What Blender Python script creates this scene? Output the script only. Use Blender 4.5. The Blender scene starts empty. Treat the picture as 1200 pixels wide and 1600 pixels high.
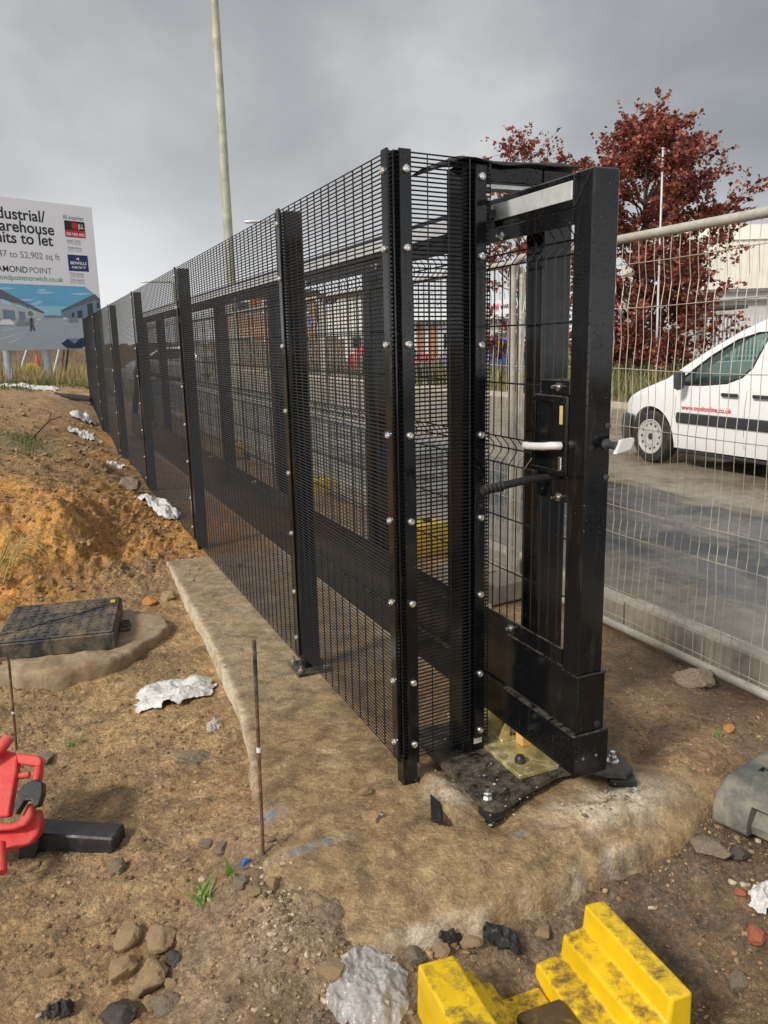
import bpy, bmesh, math, random
import numpy as np
from mathutils import Vector, Matrix, noise as mnoise
R = math.radians
random.seed(7); np.random.seed(7)
S = bpy.context.scene
COL = S.collection

# ------------------------------------------------------------------ camera
PITCH, ROLL, FPX, EYE = 0.2109, 0.0226, 1239.4, 1.4641
def cam_axes():
    F = Vector((0, math.cos(PITCH), -math.sin(PITCH)))
    r0 = Vector((1, 0, 0)); d0 = -Vector((0, math.sin(PITCH), math.cos(PITCH)))
    c, s = math.cos(ROLL), math.sin(ROLL)
    return F, r0*c + d0*s, d0*c - r0*s
CF, CR, CD = cam_axes()
cam = bpy.data.cameras.new('camera')
cam.sensor_width = 36; cam.lens = FPX/1600*36; cam.clip_end = 2000; cam.clip_start = 0.05
camo = bpy.data.objects.new('camera', cam); COL.objects.link(camo)
M = Matrix((CR, -CD, -CF)).transposed().to_4x4(); M.translation = Vector((0, 0, EYE))
camo.matrix_world = M
S.camera = camo
def at(x, y, Y):
    """world point at distance Y ahead, seen at photo pixel x, y"""
    v = CF + CR*((x-600)/FPX) + CD*((y-800)/FPX)
    return Vector((0, 0, EYE)) + v*(Y/v.y)

# ------------------------------------------------------------------ sky, sun, exposure
SUN_EL, SUN_AZ = 38, 228            # azimuth clockwise from +Y
w = bpy.data.worlds.new('World'); S.world = w; w.use_nodes = True
nt = w.node_tree; nt.nodes.clear()
def nd(t, nt, **kw):
    n = nt.nodes.new(t)
    for k, v in kw.items():
        if k in n.inputs.keys(): n.inputs[k].default_value = v
        else: setattr(n, k, v)
    return n
def math_n(nt, op, a, b=None, clamp=False):
    n = nt.nodes.new('ShaderNodeMath'); n.operation = op; n.use_clamp = clamp
    for i, q in enumerate((a, b)):
        if q is None: continue
        if isinstance(q, (int, float)): n.inputs[i].default_value = q
        else: nt.links.new(q, n.inputs[i])
    return n.outputs[0]
def ramp_n(nt, fac, stops, interp='LINEAR'):
    n = nt.nodes.new('ShaderNodeValToRGB'); n.color_ramp.interpolation = interp
    e = n.color_ramp.elements
    while len(e) < len(stops): e.new(0.5)
    for i, (p, c) in enumerate(stops):
        e[i].position = p
        e[i].color = (c, c, c, 1) if isinstance(c, (int, float)) else (*c, 1)
    if fac is not None: nt.links.new(fac, n.inputs[0])
    return n.outputs[0]
def mix_n(nt, fac, a, b, blend='MIX'):
    n = nt.nodes.new('ShaderNodeMix'); n.data_type = 'RGBA'; n.blend_type = blend
    for q, i in ((fac, 0), (a, 6), (b, 7)):
        if isinstance(q, (int, float)): n.inputs[i].default_value = q
        elif isinstance(q, tuple): n.inputs[i].default_value = (*q[:3], 1)
        else: nt.links.new(q, n.inputs[i])
    return n.outputs[2]
out = nt.nodes.new('ShaderNodeOutputWorld'); bg = nt.nodes.new('ShaderNodeBackground')
bg.inputs['Strength'].default_value = 0.1
sky = nt.nodes.new('ShaderNodeTexSky'); sky.sky_type = 'NISHITA'; sky.sun_disc = False
sky.sun_elevation = R(SUN_EL); sky.sun_rotation = R(SUN_AZ)
tc = nt.nodes.new('ShaderNodeTexCoord')
mp = nt.nodes.new('ShaderNodeMapping'); mp.inputs['Scale'].default_value = (1.0, 1.0, 1.7)
mp.inputs['Location'].default_value = (0.35, 0.1, 0.25)
nt.links.new(tc.outputs['Generated'], mp.inputs[0])
n1 = nd('ShaderNodeTexNoise', nt, Scale=1.5, Detail=5.0, Roughness=0.48, Distortion=0.35)
n2 = nd('ShaderNodeTexNoise', nt, Scale=4.5, Detail=7.0, Roughness=0.55, Distortion=0.4)
nt.links.new(mp.outputs[0], n1.inputs['Vector']); nt.links.new(mp.outputs[0], n2.inputs['Vector'])
cl = math_n(nt, 'ADD', math_n(nt, 'MULTIPLY', n1.outputs[0], 0.82), math_n(nt, 'MULTIPLY', n2.outputs[0], 0.18))
cloud = ramp_n(nt, cl, [(0.34, (1.6, 1.66, 1.73)), (0.47, (2.3, 2.36, 2.43)), (0.56, (3.0, 3.06, 3.12)), (0.70, (4.9, 4.9, 4.9))])
sp = nt.nodes.new('ShaderNodeSeparateXYZ'); nt.links.new(tc.outputs['Generated'], sp.inputs[0])
hz = math_n(nt, 'MULTIPLY', ramp_n(nt, sp.outputs[2], [(0.0, 1.0), (0.06, 0.62), (0.15, 0.12), (0.22, 0.0)]), 0.85)
lowc = mix_n(nt, hz, cloud, (7.2, 7.3, 7.5))
# thin cloud overhead and towards the veiled sun lets more light through
over = ramp_n(nt, sp.outputs[2], [(0.36, 0.0), (0.8, 1.0)])
back = ramp_n(nt, math_n(nt, 'MULTIPLY', sp.outputs[1], -1.0), [(0.05, 0.0), (0.7, 1.0)])
br = math_n(nt, 'ADD', math_n(nt, 'MULTIPLY', math_n(nt, 'MAXIMUM', over, back), 1.1), 1.0)
lit = nt.nodes.new('ShaderNodeVectorMath'); lit.operation = 'SCALE'
nt.links.new(lowc, lit.inputs[0]); nt.links.new(br, lit.inputs['Scale'])
fin = mix_n(nt, 0.94, sky.outputs[0], lit.outputs[0])
nt.links.new(fin, bg.inputs['Color']); nt.links.new(bg.outputs[0], out.inputs[0])

sl = bpy.data.lights.new('sun', 'SUN'); sl.energy = 2.4; sl.angle = R(10); sl.color = (1.0, 0.94, 0.85)
so = bpy.data.objects.new('sun', sl); COL.objects.link(so)
sd = Vector((math.sin(R(SUN_AZ))*math.cos(R(SUN_EL)), math.cos(R(SUN_AZ))*math.cos(R(SUN_EL)), math.sin(R(SUN_EL))))
so.rotation_euler = sd.to_track_quat('Z', 'Y').to_euler()
S.view_settings.view_transform = 'Standard'; S.view_settings.look = 'None'
S.view_settings.exposure = 0.5; S.view_settings.gamma = 1.0

# ------------------------------------------------------------------ the fence frame: x = t (to the right), y = s (along the fence), z up
AZ = 0.4114
ORG = Vector((0.0345, 2.446, 0))
DS = Vector((-math.sin(AZ), math.cos(AZ), 0)); DT = Vector((math.cos(AZ), math.sin(AZ), 0))
def W(t, s, z=0.0): return ORG + DT*t + DS*s + Vector((0, 0, z))
def TS(x, y):
    dx, dy = x-ORG.x, y-ORG.y
    return dx*DT.x + dy*DT.y, dx*DS.x + dy*DS.y

# ------------------------------------------------------------------ noise in numpy
_rng = np.random.RandomState(3)
_perm = np.concatenate([_rng.permutation(256)]*3)
_g = np.stack([np.cos(np.arange(256)/256*2*np.pi), np.sin(np.arange(256)/256*2*np.pi)], -1)
def perlin(x, y):
    x = np.asarray(x, float); y = np.asarray(y, float)
    xi = np.floor(x).astype(int); yi = np.floor(y).astype(int); xf = x-xi; yf = y-yi
    u = xf*xf*xf*(xf*(xf*6-15)+10); v = yf*yf*yf*(yf*(yf*6-15)+10)
    def gr(a, b, fx, fy):
        h = _perm[_perm[a & 255] + (b & 255)]; g = _g[h]
        return g[..., 0]*fx + g[..., 1]*fy
    a = gr(xi, yi, xf, yf); b = gr(xi+1, yi, xf-1, yf); c = gr(xi, yi+1, xf, yf-1); d = gr(xi+1, yi+1, xf-1, yf-1)
    return (a*(1-u)+b*u)*(1-v) + (c*(1-u)+d*u)*v
def fbm(x, y, f, o=4, gain=0.5, ridged=False):
    r = 0; a = 1; n = 0
    for i in range(o):
        p = perlin(x*f+17.3*i, y*f-9.1*i)
        r = r + a*((1-2*np.abs(p))-0.6 if ridged else p); n += a; a *= gain; f *= 2.03
    return r/n
def sstep(a, b, x):
    k = np.clip((x-a)/(b-a), 0, 1); return k*k*(3-2*k)

# ------------------------------------------------------------------ materials
MATS = {}
def newmat(name):
    m = bpy.data.materials.new(name); m.use_nodes = True
    nt = m.node_tree; b = nt.nodes['Principled BSDF']; MATS[name] = m
    return m, nt, b
def coords(nt, kind='Object', scale=None):
    t = nt.nodes.new('ShaderNodeTexCoord')
    if kind == 'World':
        g = nt.nodes.new('ShaderNodeNewGeometry'); o = g.outputs['Position']
    else: o = t.outputs[kind]
    if scale is not None:
        m = nt.nodes.new('ShaderNodeMapping'); m.inputs['Scale'].default_value = scale; nt.links.new(o, m.inputs[0]); o = m.outputs[0]
    return o
def noise_n(nt, vec, scale, detail=4, rough=0.5, dist=0.0):
    n = nd('ShaderNodeTexNoise', nt, Scale=scale, Detail=detail, Roughness=rough, Distortion=dist)
    nt.links.new(vec, n.inputs['Vector']); return n.outputs[0]
def bump_n(nt, b, h, strength=0.3, dist=0.01):
    n = nt.nodes.new('ShaderNodeBump'); n.inputs['Strength'].default_value = strength; n.inputs['Distance'].default_value = dist
    nt.links.new(h, n.inputs['Height']); nt.links.new(n.outputs[0], b.inputs['Normal']); return n
def simple(name, col, rough=0.5, metal=0.0, var=0.25, vs=8.0, bump=0.0, bs=60.0, dirt=None, dirt_amt=0.5, ds=5.0, coat=0.0, rvar=0.15, kind='Object'):
    m, nt, b = newmat(name)
    v = coords(nt, kind)
    n = noise_n(nt, v, vs, 5, 0.6)
    dark = tuple(c*(1-var) for c in col); lite = tuple(min(1, c*(1+var)) for c in col)
    c = ramp_n(nt, n, [(0.3, dark), (0.7, lite)])
    rr = ramp_n(nt, noise_n(nt, v, vs*2.3, 4, 0.6), [(0.3, max(0.02, rough-rvar)), (0.7, min(1, rough+rvar))])
    if dirt:
        d = noise_n(nt, v, ds, 10, 0.74, 0.3)
        f = ramp_n(nt, d, [(1-dirt_amt-0.10, 0.0), (1-dirt_amt+0.17, 0.95)])
        c = mix_n(nt, f, c, dirt); rr = mix_n(nt, f, rr, (0.85, 0.85, 0.85))
        nt.links.new(math_n(nt, 'MULTIPLY', math_n(nt, 'SUBTRACT', 1.0, f), metal), b.inputs['Metallic'])
    else: b.inputs['Metallic'].default_value = metal
    nt.links.new(c, b.inputs['Base Color']); nt.links.new(rr, b.inputs['Roughness'])
    if bump: bump_n(nt, b, noise_n(nt, v, bs, 4, 0.6), bump, 0.004)
    b.inputs['Coat Weight'].default_value = coat; b.inputs['Coat Roughness'].default_value = 0.08
    return m

# wet black gloss paint with drops and smears
m, nt, b = newmat('black_paint')
v = coords(nt)
vor = nd('ShaderNodeTexVoronoi', nt, Scale=105.0); nt.links.new(v, vor.inputs['Vector'])
drop = ramp_n(nt, vor.outputs['Distance'], [(0.17, 1.0), (0.27, 0.0)])
dm = ramp_n(nt, noise_n(nt, v, 6, 4), [(0.47, 0.0), (0.58, 1.0)])
drop = math_n(nt, 'MULTIPLY', drop, dm)
dust = ramp_n(nt, noise_n(nt, coords(nt, 'Object', (14, 14, 2.2)), 2.2, 8, 0.7, 0.6), [(0.55, 0.0), (0.82, 1.0)])
gm = nt.nodes.new('ShaderNodeNewGeometry'); sz_ = nt.nodes.new('ShaderNodeSeparateXYZ'); nt.links.new(gm.outputs['Normal'], sz_.inputs[0])
up = math_n(nt, 'MULTIPLY', ramp_n(nt, sz_.outputs[2], [(0.45, 0.0), (0.95, 1.0)]), ramp_n(nt, noise_n(nt, v, 40, 8, 0.72), [(0.40, 0.0), (0.60, 0.9)]))
dust = math_n(nt, 'MAXIMUM', math_n(nt, 'MULTIPLY', dust, 0.35), up)
c = mix_n(nt, dust, (0.0050, 0.0053, 0.0062), (0.10, 0.088, 0.070))
nt.links.new(c, b.inputs['Base Color'])
rg_ = ramp_n(nt, noise_n(nt, v, 9, 5, 0.6), [(0.3, 0.06), (0.7, 0.20)])
nt.links.new(mix_n(nt, dust, rg_, (0.8, 0.8, 0.8)), b.inputs['Roughness'])
bump_n(nt, b, drop, 0.8, 0.004); b.inputs['Specular IOR Level'].default_value = 0.42
m, nt, b = newmat('black_wire'); b.inputs['Base Color'].default_value = (0.007, 0.007, 0.008, 1); b.inputs['Roughness'].default_value = 0.40; b.inputs['Specular IOR Level'].default_value = 0.35
simple('black_plate_dirty', (0.010, 0.009, 0.008), 0.35, 0, 0.3, 8, 0.8, 110, dirt=(0.15, 0.125, 0.095), dirt_amt=0.50, ds=20)
simple('black_plastic', (0.018, 0.018, 0.02), 0.45, 0, 0.3, 12, 0.25, 120, dirt=(0.14, 0.10, 0.06), dirt_amt=0.34, ds=12)
simple('black_rubber', (0.012, 0.012, 0.012), 0.6, 0, 0.3, 12, 0.3, 150)
simple('bolt_steel', (0.72, 0.71, 0.69), 0.28, 1.0, 0.12, 60)
simple('galvanised', (0.66, 0.67, 0.67), 0.42, 0.45, 0.10, 30, 0.06, 40)
simple('galv_tube', (0.50, 0.48, 0.43), 0.5, 0.25, 0.2, 18, 0.15, 80, dirt=(0.30, 0.23, 0.13), dirt_amt=0.46, ds=9)
simple('galv_wire', (0.45, 0.41, 0.33), 0.5, 0.2, 0.2, 14)
simple('zinc_yellow', (0.56, 0.47, 0.20), 0.38, 0.65, 0.25, 16, 0.1, 60, dirt=(0.62, 0.58, 0.46), dirt_amt=0.42, ds=18)
simple('handle_grey', (0.70, 0.69, 0.66), 0.4, 0.15, 0.06, 20)
simple('timber_wedge', (0.55, 0.33, 0.10), 0.7, 0, 0.3, 20, 0.3, 60)
simple('rust', (0.13, 0.06, 0.03), 0.75, 0.1, 0.5, 40, 0.4, 120, dirt=(0.24, 0.2, 0.16), dirt_amt=0.4, ds=40)
simple('white_tape', (0.7, 0.68, 0.64), 0.5, 0, 0.1)
simple('red_plastic', (0.56, 0.036, 0.034), 0.5, 0, 0.2, 6, 0.25, 70, dirt=(0.50, 0.13, 0.095), dirt_amt=0.44, ds=14)
simple('grey_plastic', (0.095, 0.098, 0.092), 0.5, 0, 0.3, 12, 0.5, 50, dirt=(0.32, 0.275, 0.20), dirt_amt=0.47, ds=7)
m = simple('yellow_block', (0.70, 0.455, 0.008), 0.42, 0, 0.14, 9, 0.3, 60)
nt = m.node_tree; b = nt.nodes['Principled BSDF']; v = coords(nt)
gm = nt.nodes.new('ShaderNodeNewGeometry'); sz_ = nt.nodes.new('ShaderNodeSeparateXYZ'); nt.links.new(gm.outputs['Normal'], sz_.inputs[0])
up = math_n(nt, 'MULTIPLY', ramp_n(nt, sz_.outputs[2], [(0.3, 0.0), (0.9, 1.0)]), 0.105)
mudf = ramp_n(nt, math_n(nt, 'ADD', math_n(nt, 'ADD', math_n(nt, 'MULTIPLY', noise_n(nt, v, 8, 10, 0.72, 0.5), 0.6), math_n(nt, 'MULTIPLY', noise_n(nt, v, 34, 8, 0.75, 0.3), 0.4)), up), [(0.572, 0.0), (0.69, 0.92)])
old = b.inputs['Base Color'].links[0].from_socket
nt.links.new(mix_n(nt, mudf, old, mix_n(nt, noise_n(nt, v, 60, 5, 0.7), (0.045, 0.026, 0.010), (0.17, 0.10, 0.04))), b.inputs['Base Color'])
nt.links.new(mix_n(nt, mudf, (0.42, 0.42, 0.42), (0.85, 0.85, 0.85)), b.inputs['Roughness'])
simple('yellow_clean', (0.60, 0.42, 0.03), 0.55, 0, 0.2, 9, dirt=(0.20, 0.14, 0.06), dirt_amt=0.46, ds=7)
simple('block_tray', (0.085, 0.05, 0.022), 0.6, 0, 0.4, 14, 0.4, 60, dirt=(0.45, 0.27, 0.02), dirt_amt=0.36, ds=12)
simple('cover_black', (0.024, 0.025, 0.027), 0.42, 0, 0.3, 10, 0.3, 90, dirt=(0.24, 0.175, 0.10), dirt_amt=0.46, ds=7)
simple('ring_concrete', (0.37, 0.31, 0.215), 0.85, 0, 0.4, 9, 1.0, 40, dirt=(0.22, 0.138, 0.066), dirt_amt=0.60, ds=5)
simple('kerb_concrete', (0.42, 0.38, 0.31), 0.85, 0, 0.22, 8, 0.5, 60, dirt=(0.24, 0.17, 0.10), dirt_amt=0.44, ds=4)
simple('block_concrete', (0.24, 0.21, 0.165), 0.85, 0, 0.3, 8, 0.5, 50, dirt=(0.2, 0.14, 0.08), dirt_amt=0.44, ds=6)
simple('rock_tan', (0.38, 0.25, 0.125), 0.9, 0, 0.45, 22, 1.0, 60, dirt=(0.46, 0.37, 0.25), dirt_amt=0.44, ds=26)
simple('rock_grey', (0.29, 0.235, 0.165), 0.9, 0, 0.4, 16, 1.0, 70, dirt=(0.17, 0.1, 0.05), dirt_amt=0.46, ds=9)
simple('rock_dark', (0.05, 0.04, 0.033), 0.6, 0, 0.4, 16, 0.4, 50)
simple('rock_orange', (0.48, 0.22, 0.06), 0.85, 0, 0.3, 20, 0.6, 60)
simple('brick_red', (0.33, 0.10, 0.055), 0.9, 0, 0.3, 20, 0.6, 80)
simple('blue_stone', (0.03, 0.14, 0.42), 0.7, 0, 0.3, 30)
simple('van_white', (0.80, 0.80, 0.79), 0.25, 0, 0.02, 3, dirt=(0.66, 0.62, 0.55), dirt_amt=0.34, ds=2.2, coat=0.5, rvar=0.05)
simple('bumper_black', (0.035, 0.037, 0.04), 0.5, 0, 0.15, 10, 0.1, 90)
simple('tyre', (0.022, 0.021, 0.02), 0.8, 0, 0.2, 14, 0.2, 60, dirt=(0.11, 0.09, 0.06), dirt_amt=0.40, ds=9)
simple('rim_steel', (0.42, 0.41, 0.39), 0.45, 0.0, 0.10, 14, dirt=(0.40, 0.35, 0.27), dirt_amt=0.38, ds=12)
simple('dark_interior', (0.02, 0.02, 0.022), 0.8)
simple('lamp_lens', (0.55, 0.57, 0.58), 0.12, 0.3, 0.1, 30)
simple('sign_white', (0.80, 0.79, 0.82), 0.4, 0, 0.02, 2)
simple('post_grey_blue', (0.33, 0.37, 0.40), 0.45, 0.3, 0.1, 8)
simple('lamp_post_paint', (0.36, 0.36, 0.27), 0.6, 0.1, 0.28, 5, 0.1, 30)
simple('lamp_head', (0.62, 0.62, 0.63), 0.4, 0.3, 0.1)
simple('cladding_cream', (0.74, 0.70, 0.60), 0.6, 0, 0.06, 1.5)
simple('cladding_grey', (0.48, 0.47, 0.45), 0.6, 0, 0.08, 1.5)
simple('gutter_grey', (0.16, 0.155, 0.15), 0.6)
simple('palisade', (0.66, 0.66, 0.66), 0.5, 0.2, 0.1)
simple('roof_dark', (0.06, 0.055, 0.055), 0.8, 0, 0.3)
simple('shop_blue', (0.05, 0.11, 0.38), 0.5)
simple('white_render', (0.66, 0.66, 0.64), 0.7, 0, 0.06, 1.0)
simple('timber_fence', (0.17, 0.12, 0.08), 0.85, 0, 0.4, 3)
simple('bark', (0.085, 0.062, 0.05), 0.9, 0, 0.4, 6, 0.6, 30)
simple('straw', (0.42, 0.33, 0.12), 0.8, 0, 0.3, 8)
simple('car_red', (0.45, 0.012, 0.03), 0.25, 0, 0.05, 3, coat=0.6)
simple('car_blue', (0.07, 0.14, 0.40), 0.3, 0, 0.05, 3, coat=0.5)
simple('car_silver', (0.48, 0.49, 0.50), 0.3, 0.5, 0.05, 3, coat=0.5)
simple('car_dark', (0.05, 0.055, 0.065), 0.3, 0.2, 0.05, 3, coat=0.5)
for nm, cc in dict(ink=(0.012, 0.012, 0.02), ink_grey=(0.16, 0.16, 0.18), ink_green=(0.03, 0.30, 0.12), ink_red=(0.62, 0.02, 0.03), ink_pink=(0.68, 0.02, 0.10),
                   logo_black=(0.012, 0.010, 0.010), logo_red=(0.50, 0.012, 0.02), logo_navy=(0.012, 0.018, 0.13), ink_white=(0.8, 0.8, 0.8), ink_pale=(0.42, 0.42, 0.46),
                   pic_sky=(0.14, 0.42, 0.66), pic_skylow=(0.30, 0.56, 0.70), pic_road=(0.38, 0.43, 0.48), pic_roof=(0.12, 0.13, 0.15), pic_wall=(0.45, 0.48, 0.50),
                   pic_dark=(0.045, 0.05, 0.065), pic_line=(0.66, 0.68, 0.7), pic_car=(0.24, 0.24, 0.27), pic_tree=(0.13, 0.24, 0.10), pic_navy=(0.008, 0.028, 0.07), pic_steel=(0.17, 0.23, 0.33), pic_cloud=(0.36, 0.62, 0.76)).items():
    simple(nm, cc, 0.45, 0, 0.05, 4)
# glass
m, nt, b = newmat('van_glass')
tr = nt.nodes.new('ShaderNodeBsdfTransparent'); tr.inputs[0].default_value = (0.68, 0.86, 0.81, 1)
gl = nt.nodes.new('ShaderNodeBsdfGlossy'); gl.inputs['Roughness'].default_value = 0.04
fr = nt.nodes.new('ShaderNodeFresnel'); fr.inputs[0].default_value = 1.5
ms = nt.nodes.new('ShaderNodeMixShader'); nt.links.new(math_n(nt, 'ADD', fr.outputs[0], 0.08, True), ms.inputs[0])
nt.links.new(tr.outputs[0], ms.inputs[1]); nt.links.new(gl.outputs[0], ms.inputs[2]); nt.links.new(ms.outputs[0], nt.nodes['Material Output'].inputs[0])
m, nt, b = newmat('dark_glass'); b.inputs['Base Color'].default_value = (0.02, 0.028, 0.03, 1); b.inputs['Roughness'].default_value = 0.06
# plastic film
def film(name, col, alpha, rough=0.3):
    m, nt, b = newmat(name)
    v = coords(nt, 'World')
    mud = ramp_n(nt, noise_n(nt, v, 26, 9, 0.75, 0.4), [(0.50, 0.0), (0.70, 1.0)])
    nt.links.new(mix_n(nt, math_n(nt, 'MULTIPLY', mud, 0.75), col, (0.22, 0.15, 0.09)), b.inputs['Base Color'])
    b.inputs['Roughness'].default_value = rough; b.inputs['Alpha'].default_value = alpha
    bump_n(nt, b, noise_n(nt, v, 45, 6, 0.6, 1.0), 0.5, 0.006)
    return m
film('white_film', (0.56, 0.55, 0.53), 1.0); film('clear_film', (0.62, 0.61, 0.60), 0.34, 0.10)
film('white_sack', (0.58, 0.57, 0.56), 1.0, 0.5)
# ground
m, nt, b = newmat('dirt')
v = coords(nt, 'World')
at_ = nt.nodes.new('ShaderNodeAttribute'); at_.attribute_name = 'Zone'
big = noise_n(nt, v, 2.2, 6, 0.62, 0.5); mid = noise_n(nt, v, 11, 7, 0.66, 0.3); fine = noise_n(nt, v, 70, 6, 0.7)
f1 = ramp_n(nt, big, [(0.32, 0.62), (0.5, 1.0), (0.70, 1.38)])
f2 = ramp_n(nt, mid, [(0.30, 0.52), (0.45, 0.95), (0.55, 1.08), (0.72, 1.5)])
f3 = ramp_n(nt, fine, [(0.28, 0.62), (0.5, 1.0), (0.75, 1.5)])
c = mix_n(nt, 1.0, at_.outputs['Color'], f1, 'MULTIPLY'); c = mix_n(nt, 1.0, c, f2, 'MULTIPLY'); c = mix_n(nt, 1.0, c, f3, 'MULTIPLY')
hue = ramp_n(nt, noise_n(nt, v, 4.3, 5, 0.6, 0.8), [(0.42, 0.0), (0.66, 1.0)])
c = mix_n(nt, math_n(nt, 'MULTIPLY', hue, 0.35), c, mix_n(nt, 1.0, (0.30, 0.155, 0.05), f2, 'MULTIPLY'))
gr1 = nd('ShaderNodeTexVoronoi', nt, Scale=210.0); nt.links.new(v, gr1.inputs['Vector'])
gr2 = nd('ShaderNodeTexVoronoi', nt, Scale=62.0); nt.links.new(v, gr2.inputs['Vector'])
sg1 = nt.nodes.new('ShaderNodeSeparateColor'); nt.links.new(gr1.outputs['Color'], sg1.inputs[0]); sg2 = nt.nodes.new('ShaderNodeSeparateColor'); nt.links.new(gr2.outputs['Color'], sg2.inputs[0])
c = mix_n(nt, 1.0, c, ramp_n(nt, sg1.outputs[0], [(0.0, 0.82), (0.6, 1.0), (1.0, 1.22)]), 'MULTIPLY')
c = mix_n(nt, 1.0, c, ramp_n(nt, sg2.outputs[0], [(0.0, 0.80), (0.6, 1.02), (1.0, 1.25)]), 'MULTIPLY')
dk = ramp_n(nt, noise_n(nt, v, 26, 8, 0.75, 1.2), [(0.56, 0.0), (0.68, 1.0)])
c = mix_n(nt, math_n(nt, 'MULTIPLY', dk, 0.5), c, (0.08, 0.055, 0.035))
grit = nd('ShaderNodeTexVoronoi', nt, Scale=95.0); nt.links.new(v, grit.inputs['Vector'])
gmask = math_n(nt, 'MULTIPLY', ramp_n(nt, grit.outputs['Distance'], [(0.16, 1.0), (0.26, 0.0)]), ramp_n(nt, grit.outputs['Color'], [(0.74, 0.0), (0.80, 1.0)]))
c = mix_n(nt, math_n(nt, 'MULTIPLY', gmask, 0.8), c, (0.42, 0.35, 0.25))
nt.links.new(c, b.inputs['Base Color'])
nt.links.new(ramp_n(nt, big, [(0.36, 0.42), (0.62, 0.92)]), b.inputs['Roughness'])
hh = math_n(nt, 'ADD', math_n(nt, 'SUBTRACT', mid, math_n(nt, 'MULTIPLY', gr2.outputs['Distance'], 0.15)), math_n(nt, 'ADD', math_n(nt, 'MULTIPLY', fine, 0.55), math_n(nt, 'MULTIPLY', gmask, 0.12)))
bump_n(nt, b, hh, 1.0, 0.030)
# concrete
m, nt, b = newmat('slab_concrete')
v = coords(nt, 'World')
at_ = nt.nodes.new('ShaderNodeAttribute'); at_.attribute_name = 'Zone'      # r: bare and limy, g: blue spray, b: muddier
sx = nt.nodes.new('ShaderNodeSeparateColor'); nt.links.new(at_.outputs['Color'], sx.inputs[0])
big = noise_n(nt, v, 3.0, 7, 0.65, 0.8); mid = noise_n(nt, v, 14, 7, 0.65, 0.5); fine = noise_n(nt, v, 90, 5, 0.7)
t_ = nt.nodes.new('ShaderNodeTexCoord')
st = noise_n(nt, coords(nt, 'Object', (9, 34, 9)), 1.0, 6, 0.6, 1.2)
conc = ramp_n(nt, mid, [(0.3, (0.28, 0.20, 0.10)), (0.7, (0.57, 0.43, 0.25))])
mudc = ramp_n(nt, mid, [(0.3, (0.155, 0.099, 0.043)), (0.7, (0.385, 0.258, 0.128))])
mf = math_n(nt, 'ADD', math_n(nt, 'MULTIPLY', big, 0.62), math_n(nt, 'MULTIPLY', st, 0.38))
mf = math_n(nt, 'ADD', mf, math_n(nt, 'MULTIPLY', math_n(nt, 'SUBTRACT', sx.outputs[2], sx.outputs[0]), 0.30))
mf = ramp_n(nt, mf, [(0.36, 0.05), (0.50, 0.95)])
c = mix_n(nt, mf, conc, mudc)
c = mix_n(nt, 1.0, c, ramp_n(nt, noise_n(nt, v, 5.5, 8, 0.66, 0.9), [(0.36, 0.60), (0.50, 1.0), (0.66, 1.18)]), 'MULTIPLY')
lime = math_n(nt, 'MULTIPLY', ramp_n(nt, noise_n(nt, v, 9, 9, 0.72, 0.6), [(0.38, 0.0), (0.54, 1.0)]), sx.outputs[0])
c = mix_n(nt, math_n(nt, 'MULTIPLY', lime, 0.92), c, (0.66, 0.59, 0.47))
c = mix_n(nt, 1.0, c, ramp_n(nt, fine, [(0.28, 0.76), (0.5, 1.0), (0.75, 1.28)]), 'MULTIPLY')
gr1 = nd('ShaderNodeTexVoronoi', nt, Scale=230.0); nt.links.new(v, gr1.inputs['Vector'])
gr2 = nd('ShaderNodeTexVoronoi', nt, Scale=80.0); nt.links.new(v, gr2.inputs['Vector'])
sg1 = nt.nodes.new('ShaderNodeSeparateColor'); nt.links.new(gr1.outputs['Color'], sg1.inputs[0]); sg2 = nt.nodes.new('ShaderNodeSeparateColor'); nt.links.new(gr2.outputs['Color'], sg2.inputs[0])
c = mix_n(nt, 1.0, c, ramp_n(nt, sg1.outputs[0], [(0.0, 0.84), (0.6, 1.0), (1.0, 1.18)]), 'MULTIPLY')
c = mix_n(nt, 1.0, c, ramp_n(nt, sg2.outputs[0], [(0.0, 0.90), (0.6, 1.0), (1.0, 1.10)]), 'MULTIPLY')
dk = ramp_n(nt, noise_n(nt, v, 20, 9, 0.75, 1.0), [(0.55, 0.0), (0.68, 1.0)])
c = mix_n(nt, math_n(nt, 'MULTIPLY', dk, 0.5), c, (0.085, 0.05, 0.022))
bl = math_n(nt, 'MULTIPLY', ramp_n(nt, noise_n(nt, v, 40, 5, 0.7), [(0.42, 0.0), (0.58, 1.0)]), sx.outputs[1])
c = mix_n(nt, math_n(nt, 'MULTIPLY', bl, 0.7), c, (0.06, 0.25, 0.50))
grit = nd('ShaderNodeTexVoronoi', nt, Scale=120.0); nt.links.new(v, grit.inputs['Vector'])
gmask = math_n(nt, 'MULTIPLY', ramp_n(nt, grit.outputs['Distance'], [(0.18, 1.0), (0.28, 0.0)]), ramp_n(nt, grit.outputs['Color'], [(0.80, 0.0), (0.84, 1.0)]))
c = mix_n(nt, math_n(nt, 'MULTIPLY', gmask, 0.7), c, (0.50, 0.44, 0.34))
nt.links.new(c, b.inputs['Base Color'])
nt.links.new(ramp_n(nt, big, [(0.36, 0.36), (0.62, 0.80)]), b.inputs['Roughness'])
bump_n(nt, b, math_n(nt, 'ADD', math_n(nt, 'SUBTRACT', mid, math_n(nt, 'MULTIPLY', gr2.outputs['Distance'], 0.10)), math_n(nt, 'MULTIPLY', fine, 0.5)), 0.8, 0.013)
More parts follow.
